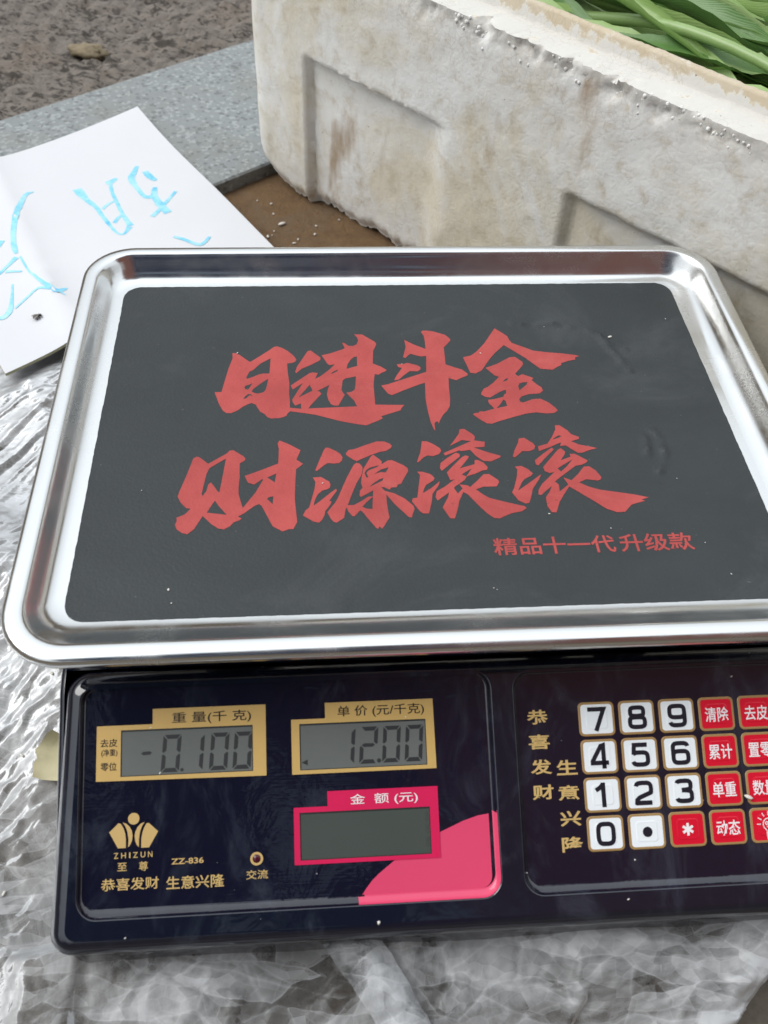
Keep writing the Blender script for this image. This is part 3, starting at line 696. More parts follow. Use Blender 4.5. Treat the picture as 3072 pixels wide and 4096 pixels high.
def padp(i, j):
    x, y = X0+(X1-X0)*i/nx, Y0+(Y1-Y0)*j/ny
    # rounded corners: pull grid points onto the corner arc
    r = 9.0
    for cx, cy, sx, sy in ((X0+r, Y0+r, -1, -1), (X1-r, Y0+r, 1, -1), (X0+r, Y1-r, -1, 1), (X1-r, Y1-r, 1, 1)):
        ddx, ddy = (x-cx)*sx, (y-cy)*sy
        if ddx > 0 and ddy > 0:
            m_ = max(ddx, ddy); l_ = sqrt(ddx*ddx+ddy*ddy)
            if l_ > 0: x = cx+sx*ddx*m_/l_; y = cy+sy*ddy*m_/l_
    e = 0.25*noise.noise(Vector((x*.35, y*.35, 1))) if i in (0, nx) or j in (0, ny) else 0
    return Q(x+(e if i in (0, nx) else 0), y+(e if j in (0, ny) else 0), lift(x, y))
vs_ = [padp(i, j) for j in range(ny+1) for i in range(nx+1)]
b.add(vs_, [(j*(nx+1)+i, j*(nx+1)+i+1, (j+1)*(nx+1)+i+1, (j+1)*(nx+1)+i) for j in range(ny) for i in range(nx)], M['mat'])
rim = [i for i in range(nx+1)]+[j*(nx+1)+nx for j in range(1, ny+1)]+[ny*(nx+1)+i for i in range(nx-1, -1, -1)]+[j*(nx+1) for j in range(ny-1, 0, -1)]
ro = [vs_[k] for k in rim]; b.rings([ro, [(x, y, z-0.0007) for x, y, z in ro]], M['mat'])
pad = b.build('pan_pad', pan, smooth=True, angle=50)
CAL = [[[(-90.5,51.4),(-89.0,51.3),(-86.9,49.9),(-81.8,44.6),(-81.2,44.6),(-77.1,48.4),(-72.5,52.8),(-69.8,55.7),(-68.2,56.2),(-65.4,54.7),(-62.7,52.4),(-59.6,48.4),(-58.4,45.6),(-59.1,44.0),(-60.7,43.2),(-63.0,42.9),(-62.7,36.6),(-61.9,28.2),(-62.0,20.4),(-61.6,15.8),(-61.6,10.9),(-55.6,10.0),(-55.6,7.2),(-61.5,8.5),(-62.5,7.3),(-63.3,5.4),(-64.8,4.6),(-67.0,3.9),(-68.7,4.0),(-70.4,3.8),(-72.2,4.8),(-73.6,7.0),(-75.6,8.5),(-77.0,11.3),(-77.8,13.4),(-79.9,14.7),(-82.0,13.7),(-84.3,11.9),(-86.4,9.7),(-89.4,7.9),(-91.7,8.1),(-93.3,9.7),(-95.4,14.4),(-97.9,22.7),(-94.6,22.8),(-93.3,31.3),(-91.9,40.1),(-90.3,47.2)],[(-71.3,47.0),(-71.7,35.6),(-74.9,35.6),(-77.0,35.0),(-79.9,33.2),(-82.7,31.9),(-83.0,33.0),(-81.6,37.2),(-79.9,38.2),(-76.4,43.0)],[(-72.2,31.8),(-72.9,26.1),(-73.5,23.4),(-74.6,22.0),(-77.0,21.2),(-78.8,21.7),(-80.1,22.8),(-79.4,24.5),(-76.1,28.1)],[(-79.9,28.6),(-81.0,25.9),(-81.9,24.0),(-83.1,24.4),(-83.7,25.6),(-83.3,26.9),(-81.7,27.5)],[(-79.7,19.7),(-80.9,20.1),(-81.9,19.0),(-82.6,17.9),(-83.9,17.6),(-83.2,19.4),(-81.7,21.0),(-80.3,20.7)]],[[(-52.7,52.1),(-51.0,52.5),(-46.3,47.0),(-46.3,45.3),(-47.5,44.2),(-50.5,42.0),(-55.8,38.7),(-58.6,35.4),(-59.0,36.5),(-58.1,40.4),(-56.2,44.4)],[(-61.2,26.6),(-52.1,35.2),(-50.6,35.9),(-47.8,35.4),(-49.2,31.2),(-46.6,32.9),(-42.0,37.8),(-39.2,41.7),(-41.9,41.1),(-43.0,42.4),(-45.7,48.8),(-41.3,50.1),(-34.2,53.5),(-33.8,54.5),(-35.0,58.2),(-33.9,58.2),(-31.8,55.8),(-29.5,55.6),(-27.5,56.9),(-26.6,59.6),(-26.9,62.0),(-28.5,64.9),(-24.4,64.7),(-18.1,58.8),(-17.4,57.0),(-18.2,54.3),(-19.3,51.7),(-20.1,41.9),(-16.2,39.5),(-13.4,36.9),(-14.2,35.8),(-16.3,34.7),(-17.7,33.4),(-19.6,33.9),(-20.6,26.2),(-20.6,12.0),(-6.5,11.4),(-8.1,9.3),(-8.6,7.8),(-13.6,5.8),(-18.3,3.9),(-17.5,2.6),(-19.7,1.1),(-23.8,-1.0),(-25.6,-2.0),(-29.9,-1.1),(-37.6,1.1),(-49.6,5.8),(-61.8,8.7),(-61.8,10.6),(-56.2,10.1),(-56.3,13.8),(-59.1,12.3),(-60.3,14.9),(-60.5,16.5),(-55.2,28.4),(-60.2,23.6)],[(-51.9,26.9),(-50.6,22.6),(-57.4,18.0)],[(-50.5,22.0),(-47.9,22.6),(-42.3,26.5),(-43.1,23.5),(-43.7,19.7),(-43.1,16.0),(-41.9,12.8),(-40.1,11.8),(-38.3,11.9),(-35.0,19.3),(-35.8,20.6),(-36.5,22.8),(-35.7,29.6),(-34.3,31.0),(-29.0,32.5),(-29.5,25.9),(-30.0,22.9),(-31.8,21.2),(-34.2,20.8),(-33.0,18.7),(-30.6,14.9),(-29.4,11.0),(-52.8,10.2),(-51.7,12.3),(-46.3,20.3),(-47.3,22.0),(-48.8,22.4)],[(-27.8,47.5),(-28.0,40.2),(-33.4,38.2),(-32.8,41.6),(-31.1,45.0),(-29.5,47.0)],[(-37.6,37.7),(-38.3,36.3),(-41.3,34.4),(-40.7,35.6),(-39.2,36.9)]],[[(6.6,65.8),(7.2,67.1),(9.8,67.2),(12.9,66.5),(18.9,63.6),(20.9,60.9),(21.4,59.2),(20.1,57.3),(17.2,53.5),(17.0,47.1),(16.7,40.4),(20.5,38.3),(24.5,36.4),(27.3,32.9),(26.7,31.8),(23.8,30.3),(20.7,28.4),(17.1,30.2),(16.5,23.2),(16.2,15.0),(15.4,9.9),(13.8,6.8),(11.6,4.2),(9.9,0.9),(8.8,-1.9),(8.6,-0.4),(7.7,-0.4),(6.8,-1.6),(6.7,-6.4),(6.2,-5.6),(5.1,-0.6),(4.4,8.1),(4.2,15.7),(5.0,27.0),(2.2,25.9),(-5.6,22.0),(-12.1,18.4),(-13.9,19.6),(-16.9,25.5),(-13.6,26.3),(6.4,35.0),(7.5,47.1),(5.0,46.7),(2.6,47.5),(-0.3,48.9),(-1.5,48.0),(-3.2,45.7),(-4.3,46.2),(-4.2,47.3),(-2.4,54.1),(-2.7,59.9),(1.8,56.2),(7.7,52.5),(7.9,59.2),(7.7,63.1)],[(-8.0,41.0),(-4.3,41.3),(-2.5,42.0),(2.3,40.0),(3.8,38.6),(3.7,37.1),(2.2,35.5),(-1.9,35.7),(-4.4,33.4),(-7.7,29.7),(-9.8,29.1),(-10.1,29.6),(-8.7,32.6),(-5.6,38.2),(-7.4,38.9)]],[[(26.2,45.6),(30.6,47.0),(33.7,49.9),(38.5,56.0),(43.1,63.8),(45.8,68.4),(48.9,65.0),(51.6,61.8),(52.1,58.8),(53.2,56.3),(57.9,53.5),(63.2,50.1),(70.8,48.5),(77.7,47.6),(84.6,46.1),(86.6,45.2),(84.2,44.4),(83.9,42.6),(80.1,41.7),(75.9,39.9),(76.0,38.7),(73.4,37.1),(70.7,35.1),(64.6,36.0),(61.8,39.6),(58.3,44.4),(48.7,54.7),(43.3,48.8),(39.9,44.2),(34.5,35.4),(31.1,33.2),(28.5,33.8),(27.4,39.8)],[(36.7,37.3),(42.8,40.1),(50.2,45.1),(53.0,45.4),(56.3,41.5),(56.3,39.5),(54.3,36.6),(51.1,32.5),(52.2,30.7),(54.7,32.1),(59.8,29.2),(58.7,27.5),(60.7,24.4),(62.7,22.2),(63.0,19.7),(60.8,17.8),(55.7,17.5),(51.6,15.9),(50.2,14.1),(50.3,12.2),(51.7,11.6),(56.9,13.9),(60.7,14.1),(64.3,11.3),(67.0,7.5),(67.7,5.5),(65.6,3.9),(61.8,3.7),(56.8,4.6),(51.5,3.7),(45.7,1.8),(37.1,-1.3),(34.4,-2.6),(31.9,-2.3),(28.7,0.7),(26.0,3.9),(26.6,4.7),(28.9,5.1),(29.6,6.0),(31.6,5.8),(37.0,7.7),(34.8,11.5),(34.7,13.9),(37.9,14.4),(42.6,15.9),(43.3,17.7),(44.3,18.2),(44.7,20.4),(43.8,20.7),(41.3,19.4),(35.9,15.5),(33.7,16.1),(31.9,17.7),(32.1,19.1),(33.8,22.0),(35.8,23.1),(38.9,26.0),(42.6,30.4),(40.4,31.6)],[(47.0,29.5),(46.4,27.8),(43.9,26.6),(45.3,28.6)],[(56.2,26.2),(55.7,24.5),(51.3,20.2),(51.2,23.5),(52.1,25.3),(53.7,26.0)],[(42.3,13.9),(43.3,12.9),(43.5,9.4),(38.1,8.0),(40.0,10.3)]],[[(-105.1,-21.0),(-103.7,-20.0),(-102.4,-20.3),(-98.2,-24.5),(-95.1,-22.1),(-90.2,-18.4),(-89.0,-16.6),(-87.3,-16.4),(-82.5,-20.4),(-81.6,-22.2),(-82.2,-23.3),(-84.1,-24.7),(-84.0,-29.5),(-83.8,-33.0),(-84.1,-39.4),(-83.9,-43.3),(-82.2,-50.0),(-81.8,-51.0),(-80.1,-48.2),(-76.7,-42.6),(-73.4,-34.9),(-73.9,-34.6),(-75.7,-36.3),(-77.3,-37.7),(-80.1,-36.5),(-81.6,-32.4),(-74.8,-29.3),(-66.8,-25.3),(-66.6,-16.2),(-67.2,-12.7),(-66.4,-10.8),(-62.2,-13.2),(-56.7,-17.3),(-58.6,-23.2),(-55.6,-25.9),(-58.8,-29.1),(-59.2,-38.3),(-59.4,-47.0),(-58.4,-59.7),(-60.0,-63.5),(-62.1,-63.6),(-64.6,-64.7),(-68.8,-61.8),(-71.7,-55.0),(-73.8,-50.1),(-74.9,-49.1),(-76.8,-50.0),(-81.3,-54.2),(-83.7,-55.8),(-82.1,-57.0),(-83.0,-57.9),(-85.4,-58.9),(-87.0,-61.1),(-89.4,-62.7),(-91.9,-62.1),(-94.8,-59.7),(-98.8,-55.0),(-102.0,-62.2),(-104.6,-64.8),(-107.0,-64.0),(-109.3,-61.9),(-110.2,-59.4),(-109.6,-57.4),(-109.8,-55.6),(-106.4,-53.8),(-104.2,-50.7),(-106.1,-50.4),(-108.7,-47.2),(-110.3,-43.6),(-109.7,-40.5),(-107.1,-30.3)],[(-90.4,-21.5),(-91.5,-33.3),(-92.3,-41.6),(-92.9,-41.5),(-96.3,-35.8),(-97.5,-37.0),(-98.0,-40.7),(-99.5,-43.7),(-100.0,-42.3),(-98.6,-30.6),(-97.4,-27.1)],[(-94.0,-46.5),(-92.2,-49.7),(-88.6,-54.7),(-97.1,-53.2),(-96.0,-50.5)],[(-67.6,-31.3),(-68.2,-36.6),(-71.6,-33.7)],[(-68.7,-44.8),(-69.0,-49.3),(-71.5,-46.3),(-70.8,-45.3)]],[[(-46.2,-17.9),(-45.3,-16.1),(-43.9,-16.1),(-40.5,-18.3),(-38.5,-20.3),(-37.6,-22.4),(-38.0,-24.5),(-39.4,-25.9),(-42.1,-26.1),(-44.5,-25.7),(-46.2,-27.1),(-49.4,-30.4),(-50.2,-30.0)],[(-51.3,-34.3),(-47.7,-34.1),(-44.1,-37.0),(-43.5,-38.8),(-44.0,-40.8),(-45.1,-41.5),(-47.3,-42.2),(-49.3,-44.4),(-50.7,-47.8),(-51.2,-50.8),(-48.4,-48.3),(-44.0,-43.9),(-41.1,-41.3),(-40.9,-42.6),(-43.7,-47.2),(-44.4,-48.4),(-43.3,-48.5),(-44.0,-50.6),(-46.2,-54.0),(-46.6,-56.1),(-47.3,-58.2),(-48.9,-60.4),(-51.2,-59.9),(-53.1,-58.4),(-56.0,-56.2),(-54.7,-53.3),(-53.2,-51.8),(-52.8,-50.3),(-50.7,-41.2),(-50.2,-37.2)],[(-36.1,-19.9),(-34.6,-17.8),(-32.1,-17.4),(-26.8,-14.9),(-21.4,-12.7),(-17.9,-12.9),(-15.2,-14.5),(-14.5,-16.0),(-15.4,-17.4),(-17.6,-19.0),(-20.1,-19.4),(-24.4,-21.2),(-31.3,-24.9),(-32.8,-24.0),(-35.8,-21.1)],[(-32.8,-27.3),(-31.5,-26.0),(-30.1,-26.4),(-28.9,-28.3),(-28.8,-30.2),(-29.5,-33.4),(-32.1,-38.7),(-34.0,-44.0),(-36.4,-51.1),(-33.6,-51.0),(-30.9,-49.3),(-27.1,-46.4),(-25.1,-46.3),(-24.7,-42.7),(-27.0,-44.4),(-30.4,-46.5),(-31.0,-45.4),(-30.6,-42.8),(-29.4,-41.2),(-29.9,-38.3),(-29.5,-34.7),(-28.4,-29.7),(-24.6,-22.1),(-23.5,-21.2),(-20.4,-24.6),(-19.8,-25.8),(-20.1,-27.2),(-17.0,-24.9),(-15.2,-24.8),(-10.3,-28.0),(-8.4,-29.9),(-8.2,-31.7),(-11.0,-37.1),(-12.1,-39.4),(-13.6,-39.7),(-14.2,-41.3),(-16.6,-41.4),(-17.4,-42.7),(-19.8,-41.1),(-21.1,-41.1),(-19.6,-43.3),(-15.3,-45.0),(-11.2,-48.0),(-7.6,-52.3),(-7.3,-54.2),(-8.5,-57.4),(-8.8,-58.9),(-10.1,-58.8),(-15.8,-51.1),(-19.1,-45.4),(-19.2,-50.2),(-18.9,-55.3),(-18.6,-58.7),(-21.2,-63.3),(-22.1,-64.7),(-23.3,-63.4),(-23.9,-64.8),(-24.8,-64.0),(-29.0,-57.1),(-29.4,-56.0),(-31.0,-54.1),(-33.6,-57.3),(-34.6,-57.3),(-36.4,-54.3),(-36.8,-52.2),(-37.4,-53.4),(-38.0,-56.8),(-38.2,-58.1),(-40.2,-59.7),(-41.5,-60.7),(-42.8,-60.2),(-44.0,-58.3),(-45.4,-54.8),(-41.8,-49.4),(-40.4,-46.4),(-38.2,-40.3),(-36.0,-34.5)],[(-17.1,-29.2),(-17.4,-30.3),(-18.5,-32.3),(-20.9,-32.0),(-23.9,-33.3),(-20.8,-30.6)],[(-21.3,-27.8),(-22.0,-28.8),(-26.3,-30.9),(-27.2,-32.3),(-26.5,-34.8),(-27.3,-35.3),(-28.1,-32.5),(-27.3,-30.7),(-25.5,-29.1)],[(-19.7,-35.6),(-20.2,-37.1),(-22.6,-38.6),(-26.3,-40.7),(-24.7,-38.9),(-21.5,-36.3)],[(-25.1,-46.5),(-25.7,-53.6),(-28.2,-53.3),(-30.1,-52.2),(-27.9,-49.4)]],[[(-0.3,-13.2),(2.1,-13.3),(5.1,-15.5),(7.7,-18.0),(8.1,-19.7),(6.9,-21.6),(4.0,-22.9),(1.4,-22.4),(-0.4,-23.5),(-3.3,-26.7),(-3.7,-26.0),(-1.7,-20.4)],[(-4.2,-32.3),(-1.8,-32.4),(1.9,-34.1),(3.3,-36.4),(2.7,-37.8),(-0.8,-40.3),(-2.0,-42.5),(-2.8,-45.2),(1.4,-42.2),(5.5,-38.3),(4.6,-41.0),(1.4,-45.8),(0.6,-50.6),(-0.5,-54.4),(-1.2,-56.9),(-3.7,-56.9),(-5.1,-55.6),(-8.1,-49.8),(-7.6,-48.1),(-5.5,-47.7),(-4.3,-41.1),(-3.1,-34.4)],[(18.3,-5.9),(20.5,-5.7),(24.0,-9.2),(25.0,-10.9),(24.3,-13.4),(29.2,-14.5),(28.6,-17.7),(23.5,-18.0),(29.5,-21.1),(35.3,-23.6),(35.0,-24.6),(30.4,-27.0),(27.0,-26.7),(23.9,-23.5),(21.6,-19.4),(17.6,-20.1),(16.6,-19.6),(9.6,-22.7),(8.9,-21.2),(16.6,-17.1),(22.7,-13.8),(18.5,-13.0),(12.4,-16.7),(14.1,-14.3),(17.6,-8.8)],[(14.7,-21.0),(16.4,-21.9),(16.3,-23.5),(11.1,-28.3),(7.0,-32.2),(6.4,-30.5),(7.0,-27.3),(10.5,-24.1)],[(17.4,-23.8),(18.9,-22.9),(20.5,-23.4),(19.8,-25.1),(15.5,-30.8),(22.5,-28.5),(22.9,-25.9),(24.3,-25.9),(26.8,-27.7),(28.3,-30.5),(27.8,-32.1),(25.5,-32.5),(22.1,-34.3),(18.0,-35.9),(16.8,-38.0),(11.6,-42.1),(11.5,-43.0),(12.8,-45.9),(15.2,-43.1),(14.1,-40.6),(17.6,-41.2),(18.7,-42.3),(22.6,-38.4),(25.8,-34.8),(28.3,-34.7),(32.0,-38.5),(32.2,-39.8),(30.8,-42.3),(24.5,-42.3),(21.2,-43.8),(23.6,-46.5),(26.6,-49.0),(33.3,-51.5),(41.6,-54.3),(42.1,-55.4),(39.8,-57.1),(35.3,-58.0),(32.1,-59.4),(29.4,-60.8),(27.0,-60.5),(24.3,-57.8),(21.6,-53.9),(17.1,-46.5),(15.3,-45.1),(12.8,-50.5),(11.5,-55.3),(9.8,-60.1),(7.8,-60.0),(5.1,-53.8),(8.2,-47.8),(8.9,-45.1),(6.3,-47.3),(3.3,-49.8),(2.6,-47.6),(3.5,-44.3),(7.6,-41.5),(12.3,-37.4),(10.3,-38.0),(9.2,-33.2),(12.4,-29.3)],[(20.8,-31.2),(18.6,-34.6),(17.8,-35.9),(15.9,-34.7),(17.4,-33.4)]],[[(45.5,-12.8),(48.1,-12.4),(51.8,-16.0),(52.5,-18.0),(51.6,-20.0),(49.2,-21.1),(45.9,-21.0),(41.8,-24.9),(40.9,-24.3),(42.3,-20.4),(44.9,-15.2)],[(40.8,-30.6),(43.9,-30.2),(46.5,-32.2),(48.5,-35.0),(47.5,-36.3),(44.0,-38.4),(42.5,-40.3),(40.0,-45.1),(44.5,-41.7),(52.3,-35.5),(50.3,-39.2),(46.7,-44.5),(45.6,-48.2),(43.9,-52.4),(42.2,-52.8),(39.3,-50.9),(37.1,-46.1),(38.4,-43.7),(40.8,-36.7),(41.7,-32.3)],[(64.4,-4.5),(66.5,-4.5),(69.8,-8.1),(71.0,-10.6),(74.4,-12.5),(74.1,-13.9),(70.1,-15.3),(73.5,-17.5),(78.8,-19.1),(81.6,-20.1),(77.9,-21.1),(73.7,-22.9),(71.6,-22.7),(69.5,-20.6),(67.0,-17.9),(64.3,-18.2),(65.2,-15.9),(62.9,-16.9),(60.0,-18.5),(53.7,-21.2),(53.8,-18.1),(58.6,-16.5),(61.6,-12.1),(64.0,-7.4)],[(60.1,-19.1),(60.9,-20.3),(55.6,-25.9),(51.9,-30.2),(50.8,-29.5),(50.8,-26.9),(55.8,-22.5)],[(62.6,-20.7),(64.3,-19.6),(66.0,-21.9),(65.5,-23.4),(62.8,-27.3),(67.9,-25.2),(67.6,-23.4),(70.2,-23.4),(75.3,-27.7),(74.8,-28.8),(72.1,-30.4),(69.1,-30.9),(61.1,-37.3),(57.7,-40.2),(59.1,-42.2),(58.7,-46.2),(63.4,-42.3),(62.0,-37.9),(65.4,-39.7),(69.3,-35.9),(72.7,-31.6),(75.3,-31.4),(77.7,-34.0),(79.5,-38.2),(79.0,-39.6),(77.2,-40.3),(72.4,-39.3),(68.6,-41.1),(72.3,-43.7),(77.2,-45.8),(84.7,-47.4),(92.6,-49.2),(98.3,-51.0),(94.7,-52.2),(96.2,-53.0),(93.1,-53.8),(89.5,-55.0),(87.8,-56.7),(85.6,-59.0),(81.9,-59.1),(77.6,-56.9),(72.2,-51.5),(63.6,-43.4),(60.2,-48.2),(57.5,-52.3),(55.0,-58.2),(53.0,-58.2),(51.6,-54.7),(51.8,-49.5),(54.0,-46.4),(55.8,-42.9),(52.4,-45.8),(50.0,-48.1),(48.8,-47.8),(49.3,-44.9),(51.6,-41.4),(58.5,-34.5),(56.1,-35.0),(54.2,-33.8),(53.8,-31.3),(58.2,-26.0)],[(68.4,-26.9),(64.8,-31.3),(61.6,-34.3),(60.4,-32.3),(64.3,-29.6)],[(66.2,-11.8),(64.5,-12.9),(61.5,-14.0),(63.1,-12.4),(65.0,-11.3)]]]
b = MB(); zc = 0.06
for polys in CAL:
    zc += 0.01
    # group holes with the outline that contains them
    def area(p): return sum(p[i][0]*p[(i+1) % len(p)][1]-p[(i+1) % len(p)][0]*p[i][1] for i in range(len(p)))/2
    def inside(pt, p):
        c = False
        for i in range(len(p)):
            (x1, y1), (x2, y2) = p[i], p[i-1]
            if (y1 > pt[1]) != (y2 > pt[1]) and pt[0] < (x2-x1)*(pt[1]-y1)/(y2-y1)+x1: c = not c
        return c
    outs = [p for p in polys if not any(q is not p and abs(area(q)) > abs(area(p)) and all(inside(t_, q) for t_ in p[:3]) for q in polys)]
    for o_ in outs:
        holes = [p for p in polys if p not in outs and inside(p[0], o_)]
        fl, tr = tess([o_]+holes); b.add([Q(x, y, zc) for x, y in fl], tr, M['red'])
for body, x0, y0, x1, y1 in (('精品十一代', 24.4, -80.8, 77.0, -71.6), ('升级款', 79.0, -80.9, 111.2, -71.3)):
    pts, fs = fit(body, x0, y0, x1, y1, .014); b.add([Q(x, y, 0.1) for x, y in pts], fs, M['red'])
b.build('slogan_lettering', pan)
b = MB()
for cx, cy in ((-90, -70), (90, -70), (-90, 70), (90, 70)):
    b.rings([[Q(cx+r*cos(2*pi*i/20), cy+r*sin(2*pi*i/20), z) for i in range(20)] for r, z in ((14, -25.5), (12, -20), (11, -2.6), (0.1, -2.6))], M['support'])
for ax, ay, bx, by in ((-102, -8, 102, 8), (-8, -80, 8, 80)):
    b.rings([[Q(ax, ay, z), Q(bx, ay, z), Q(bx, by, z), Q(ax, by, z)] for z in (-15, -9)], M['support'], True, True, True)
b.build('pan_support', scale)

# ================================================================== FOAM BOX
BO = Vector((-0.0734653, 0.40641115, 0)); BE = Vector((0.6643602, -0.74741256, 0)); BN = Vector((-0.74741256, -0.6643602, 0))
box = thing('foam_box', 'dirty white polystyrene foam box with a torn rim, full of leafy greens', 'foam box', BO)
box.rotation_euler = (0, 0, math.atan2(BE.y, BE.x))
def BX(s, n, h): return (s*MM, -n*MM, h*MM)           # local x = along the front face, -y = out of it
S0, S1, ND, TOP = -41, 560, -330, 196
def perim(inset):
    r = max(25-inset, 3); pts = []
    xs0, xs1, n0, n1 = S0+inset, S1-inset, -inset, ND+inset
    def arc(cx, cn, a0, a1, k=9): return [(cx+r*cos(radians(a0+(a1-a0)*i/k)), cn+r*sin(radians(a0+(a1-a0)*i/k))) for i in range(k+1)]
    def seg(a, b_, k): return [(a[0]+(b_[0]-a[0])*i/k, a[1]+(b_[1]-a[1])*i/k) for i in range(1, k)]
    c = [arc(xs0+r, n0-r, 180, 90), arc(xs1-r, n0-r, 90, 0), arc(xs1-r, n1+r, 0, -90), arc(xs0+r, n1+r, -90, -180)]
    for q, k in zip(range(4), (235, 20, 40, 20)):
        pts += c[q]; pts += seg(c[q][-1], c[(q+1) % 4][0], k)
    return pts
def smst(a, b_, x): 
    t_ = max(0, min(1, (x-a)/(b_-a))); return t_*t_*(3-2*t_)
def rec(s, h):
    wob = 1.2*noise.noise(Vector((s*.05, h*.05, 2)))
    d1 = smst(31.5, 36, s+wob*.4)*(1-smst(150, 180, s))*(1-smst(119.5, 123+wob, h+wob))*7.5
    d2 = smst(274.5, 282, s)*(1-smst(116, 121.5, h+wob))*6.5
    return d1+d2
base = perim(0); NP = len(base)
def hb0(s, n):
    t_ = max(0, min(1, (26-s)/62)); hh = 34*(1-sqrt(max(0, 1-t_*t_)))
    jag = 3.2*noise.noise(Vector((s*.16, 1.5, 0)))+2.0*noise.noise(Vector((s*.45, 7.5, 0))) if s > 10 else 1.0*noise.noise(Vector((s*.3, n*.3, 0)))
    return max(0.4, hh+2.5+jag)
rows = []
def rowpts(f):
    out = []
    for (s, n) in base:
        h0 = hb0(s, n) if n > -60 else 3
        h = h0+(TOP-h0)*f
        dn = 0; ds = 0
        if n > -0.01:
            dn = -rec(s, h)
            low = smst(14, 0, h-h0); dn -= 5*low*low
            lump = 0.55*noise.fractal(Vector((s*.035, h*.035, 4)), 0.7, 2.1, 5)+0.2*noise.noise(Vector((s*.25, h*.25, 9)))
            dn += lump
            if h > 178:                                # torn upper edge
                tear = max(0, noise.fractal(Vector((s*.055, 3.3, h*.05)), 0.6, 2.2, 5))*8+max(0, noise.noise(Vector((s*.3, h*.3, 8))))*4
                dn -= tear*smst(179, 195, h)*smst(90, 190, s)
        else:
            low = smst(10, 0, h-h0); cxd = 6*low
            if n > -25: dn = -cxd*.7; ds = cxd*.7
            dn += .8*noise.noise(Vector((s*.05, h*.05, n*.05)))
        out.append((s+ds, n+dn, h))
    return out
fl_ = [0, .008, .02, .035]+[.05+.95*i/74 for i in range(75)]
b = MB(); R_ = []
st = rowpts(0); R_.append([BX(s+(18 if n < -10 and s < 0 else 0), (n-14 if n > -60 else n), h+1.0) for s, n, h in st])
for f in fl_: R_.append([BX(*p) for p in rowpts(f)])
last = rowpts(1.0)
for ins, h, wob in ((3, TOP+.4, 1), (8, TOP+.6, .8), (14, TOP+.5, .6), (20, TOP+.2, .5), (24.4, TOP-.2, .3), (25.4, TOP+1.2, .3), (26.2, TOP+8.2, .4), (28, TOP+9.4, .6), (31.5, TOP+9.2, .7), (33.6, TOP+7.6, .7), (35, TOP+2, .3), (40, 24, 0)):
    pp = perim(ins); ring = []
    for k, (s, n) in enumerate(pp):
        q = last[k]; nn = min(n, q[1]-ins*0.12) if base[k][1] > -0.01 else n
        w_ = wob*noise.noise(Vector((s*.35, n*.35, ins)))+wob*.8*noise.noise(Vector((s*.08, n*.08, ins)))
        ring.append(BX(s, nn+(w_*.5 if base[k][1] > -.01 else 0), h+w_))
    R_.append(ring)
b.rings(R_, M['foam'], True, False, True)
shell = b.build('shell', box, smooth=True, angle=60)
# loose beads along the torn rim
b = MB(); rnd = random.Random(3)
for k in range(260):
    s = rnd.uniform(120, 440); g_ = noise.noise(Vector((s*.03, 0, 11)))
    if rnd.random() > 0.45+g_: continue
    h = TOP-abs(rnd.gauss(0, 6))-0.5; n = -max(0, noise.fractal(Vector((s*.055, 3.3, h*.05)), 0.6, 2.2, 5))*8*smst(179, 195, h)-rnd.uniform(0.2, 1.6)
    r = rnd.uniform(0.7, 1.5); b.rings([[BX(p.x, p.y, p.z) for p in ring] for ring in ellipsoid((s, n, h), (r, r, r), 7, 5)], M['bead'])
b.build('broken_beads', box, smooth=True)

# ================================================================== GREENS IN THE BOX
bm_rot = Matrix.Translation(BO) @ Matrix.Rotation(math.atan2(BE.y, BE.x), 4, 'Z')
def leaf_mesh(path, wmax, fold, seed, m, cup=1.0):
    pts = catmull(path, 6); n = len(pts); rnd = random.Random(seed); vs_ = []; uvs = []; nc = 9
    tw0, tw1 = rnd.uniform(-.5, .5), rnd.uniform(-.7, .7)
    for i, p in enumerate(pts):
        p = Vector(p); t_ = i/(n-1); d = (Vector(pts[min(n-1, i+1)])-Vector(pts[max(0, i-1)])).normalized()
        side = d.cross(Vector((0, 0, 1))).normalized(); up = side.cross(d).normalized()
        tw = tw0+(tw1-tw0)*t_; sd = side*cos(tw)+up*sin(tw); u2 = up*cos(tw)-side*sin(tw)
        w = wmax*(sin(pi*min(1, 0.10+0.90*t_))**0.75)*(1-0.25*t_)+1.2
        for k in range(nc):
            a = (k/(nc-1)-.5)*2
            ruff = 2.6*noise.noise(Vector((t_*9, a*2.2, seed*3.1)))*abs(a)**1.5*(w/11)+1.4*noise.noise(Vector((t_*26, a*3, seed*1.7)))*abs(a)
            q = p+sd*(a*w*cos(fold*abs(a)*.8))+u2*(abs(a)*w*sin(fold*abs(a)*.8)*cup+ruff)
            if abs(a) < .2: q -= u2*1.1*(1-t_*.7)
            vs_.append(BX(q.x, q.y, q.z)); uvs.append((k/(nc-1), t_))
    fs = [(i*nc+k, i*nc+k+1, (i+1)*nc+k+1, (i+1)*nc+k) for i in range(n-1) for k in range(nc-1)]
    me = bpy.data.meshes.new('leaf'); me.from_pydata(vs_, [], fs); me.materials.append(m)
    ul = me.uv_layers.new(name='UVMap')
    for lp in me.loops: ul.data[lp.index].uv = uvs[lp.vertex_index]
    me.polygons.foreach_set('use_smooth', [True]*len(fs)); me.update()
    return me
def add_leaf(parent, path, w, fold, seed, m, cup=1.0):
    o = bpy.data.objects.new('leaf', leaf_mesh(path, w, fold, seed, m, cup)); COL.objects.link(o); o.parent = parent
def add_stem(parent, path, r):
    bb = MB(); pts = catmull(path, 5); k = len(pts)
    bb.rings([[BX(*p) for p in ring] for ring in tube(pts, [r*(1-.3*i/k) for i in range(k)], 9)], M['stem'], True, True, True)
    bb.build('stem', parent, smooth=True)
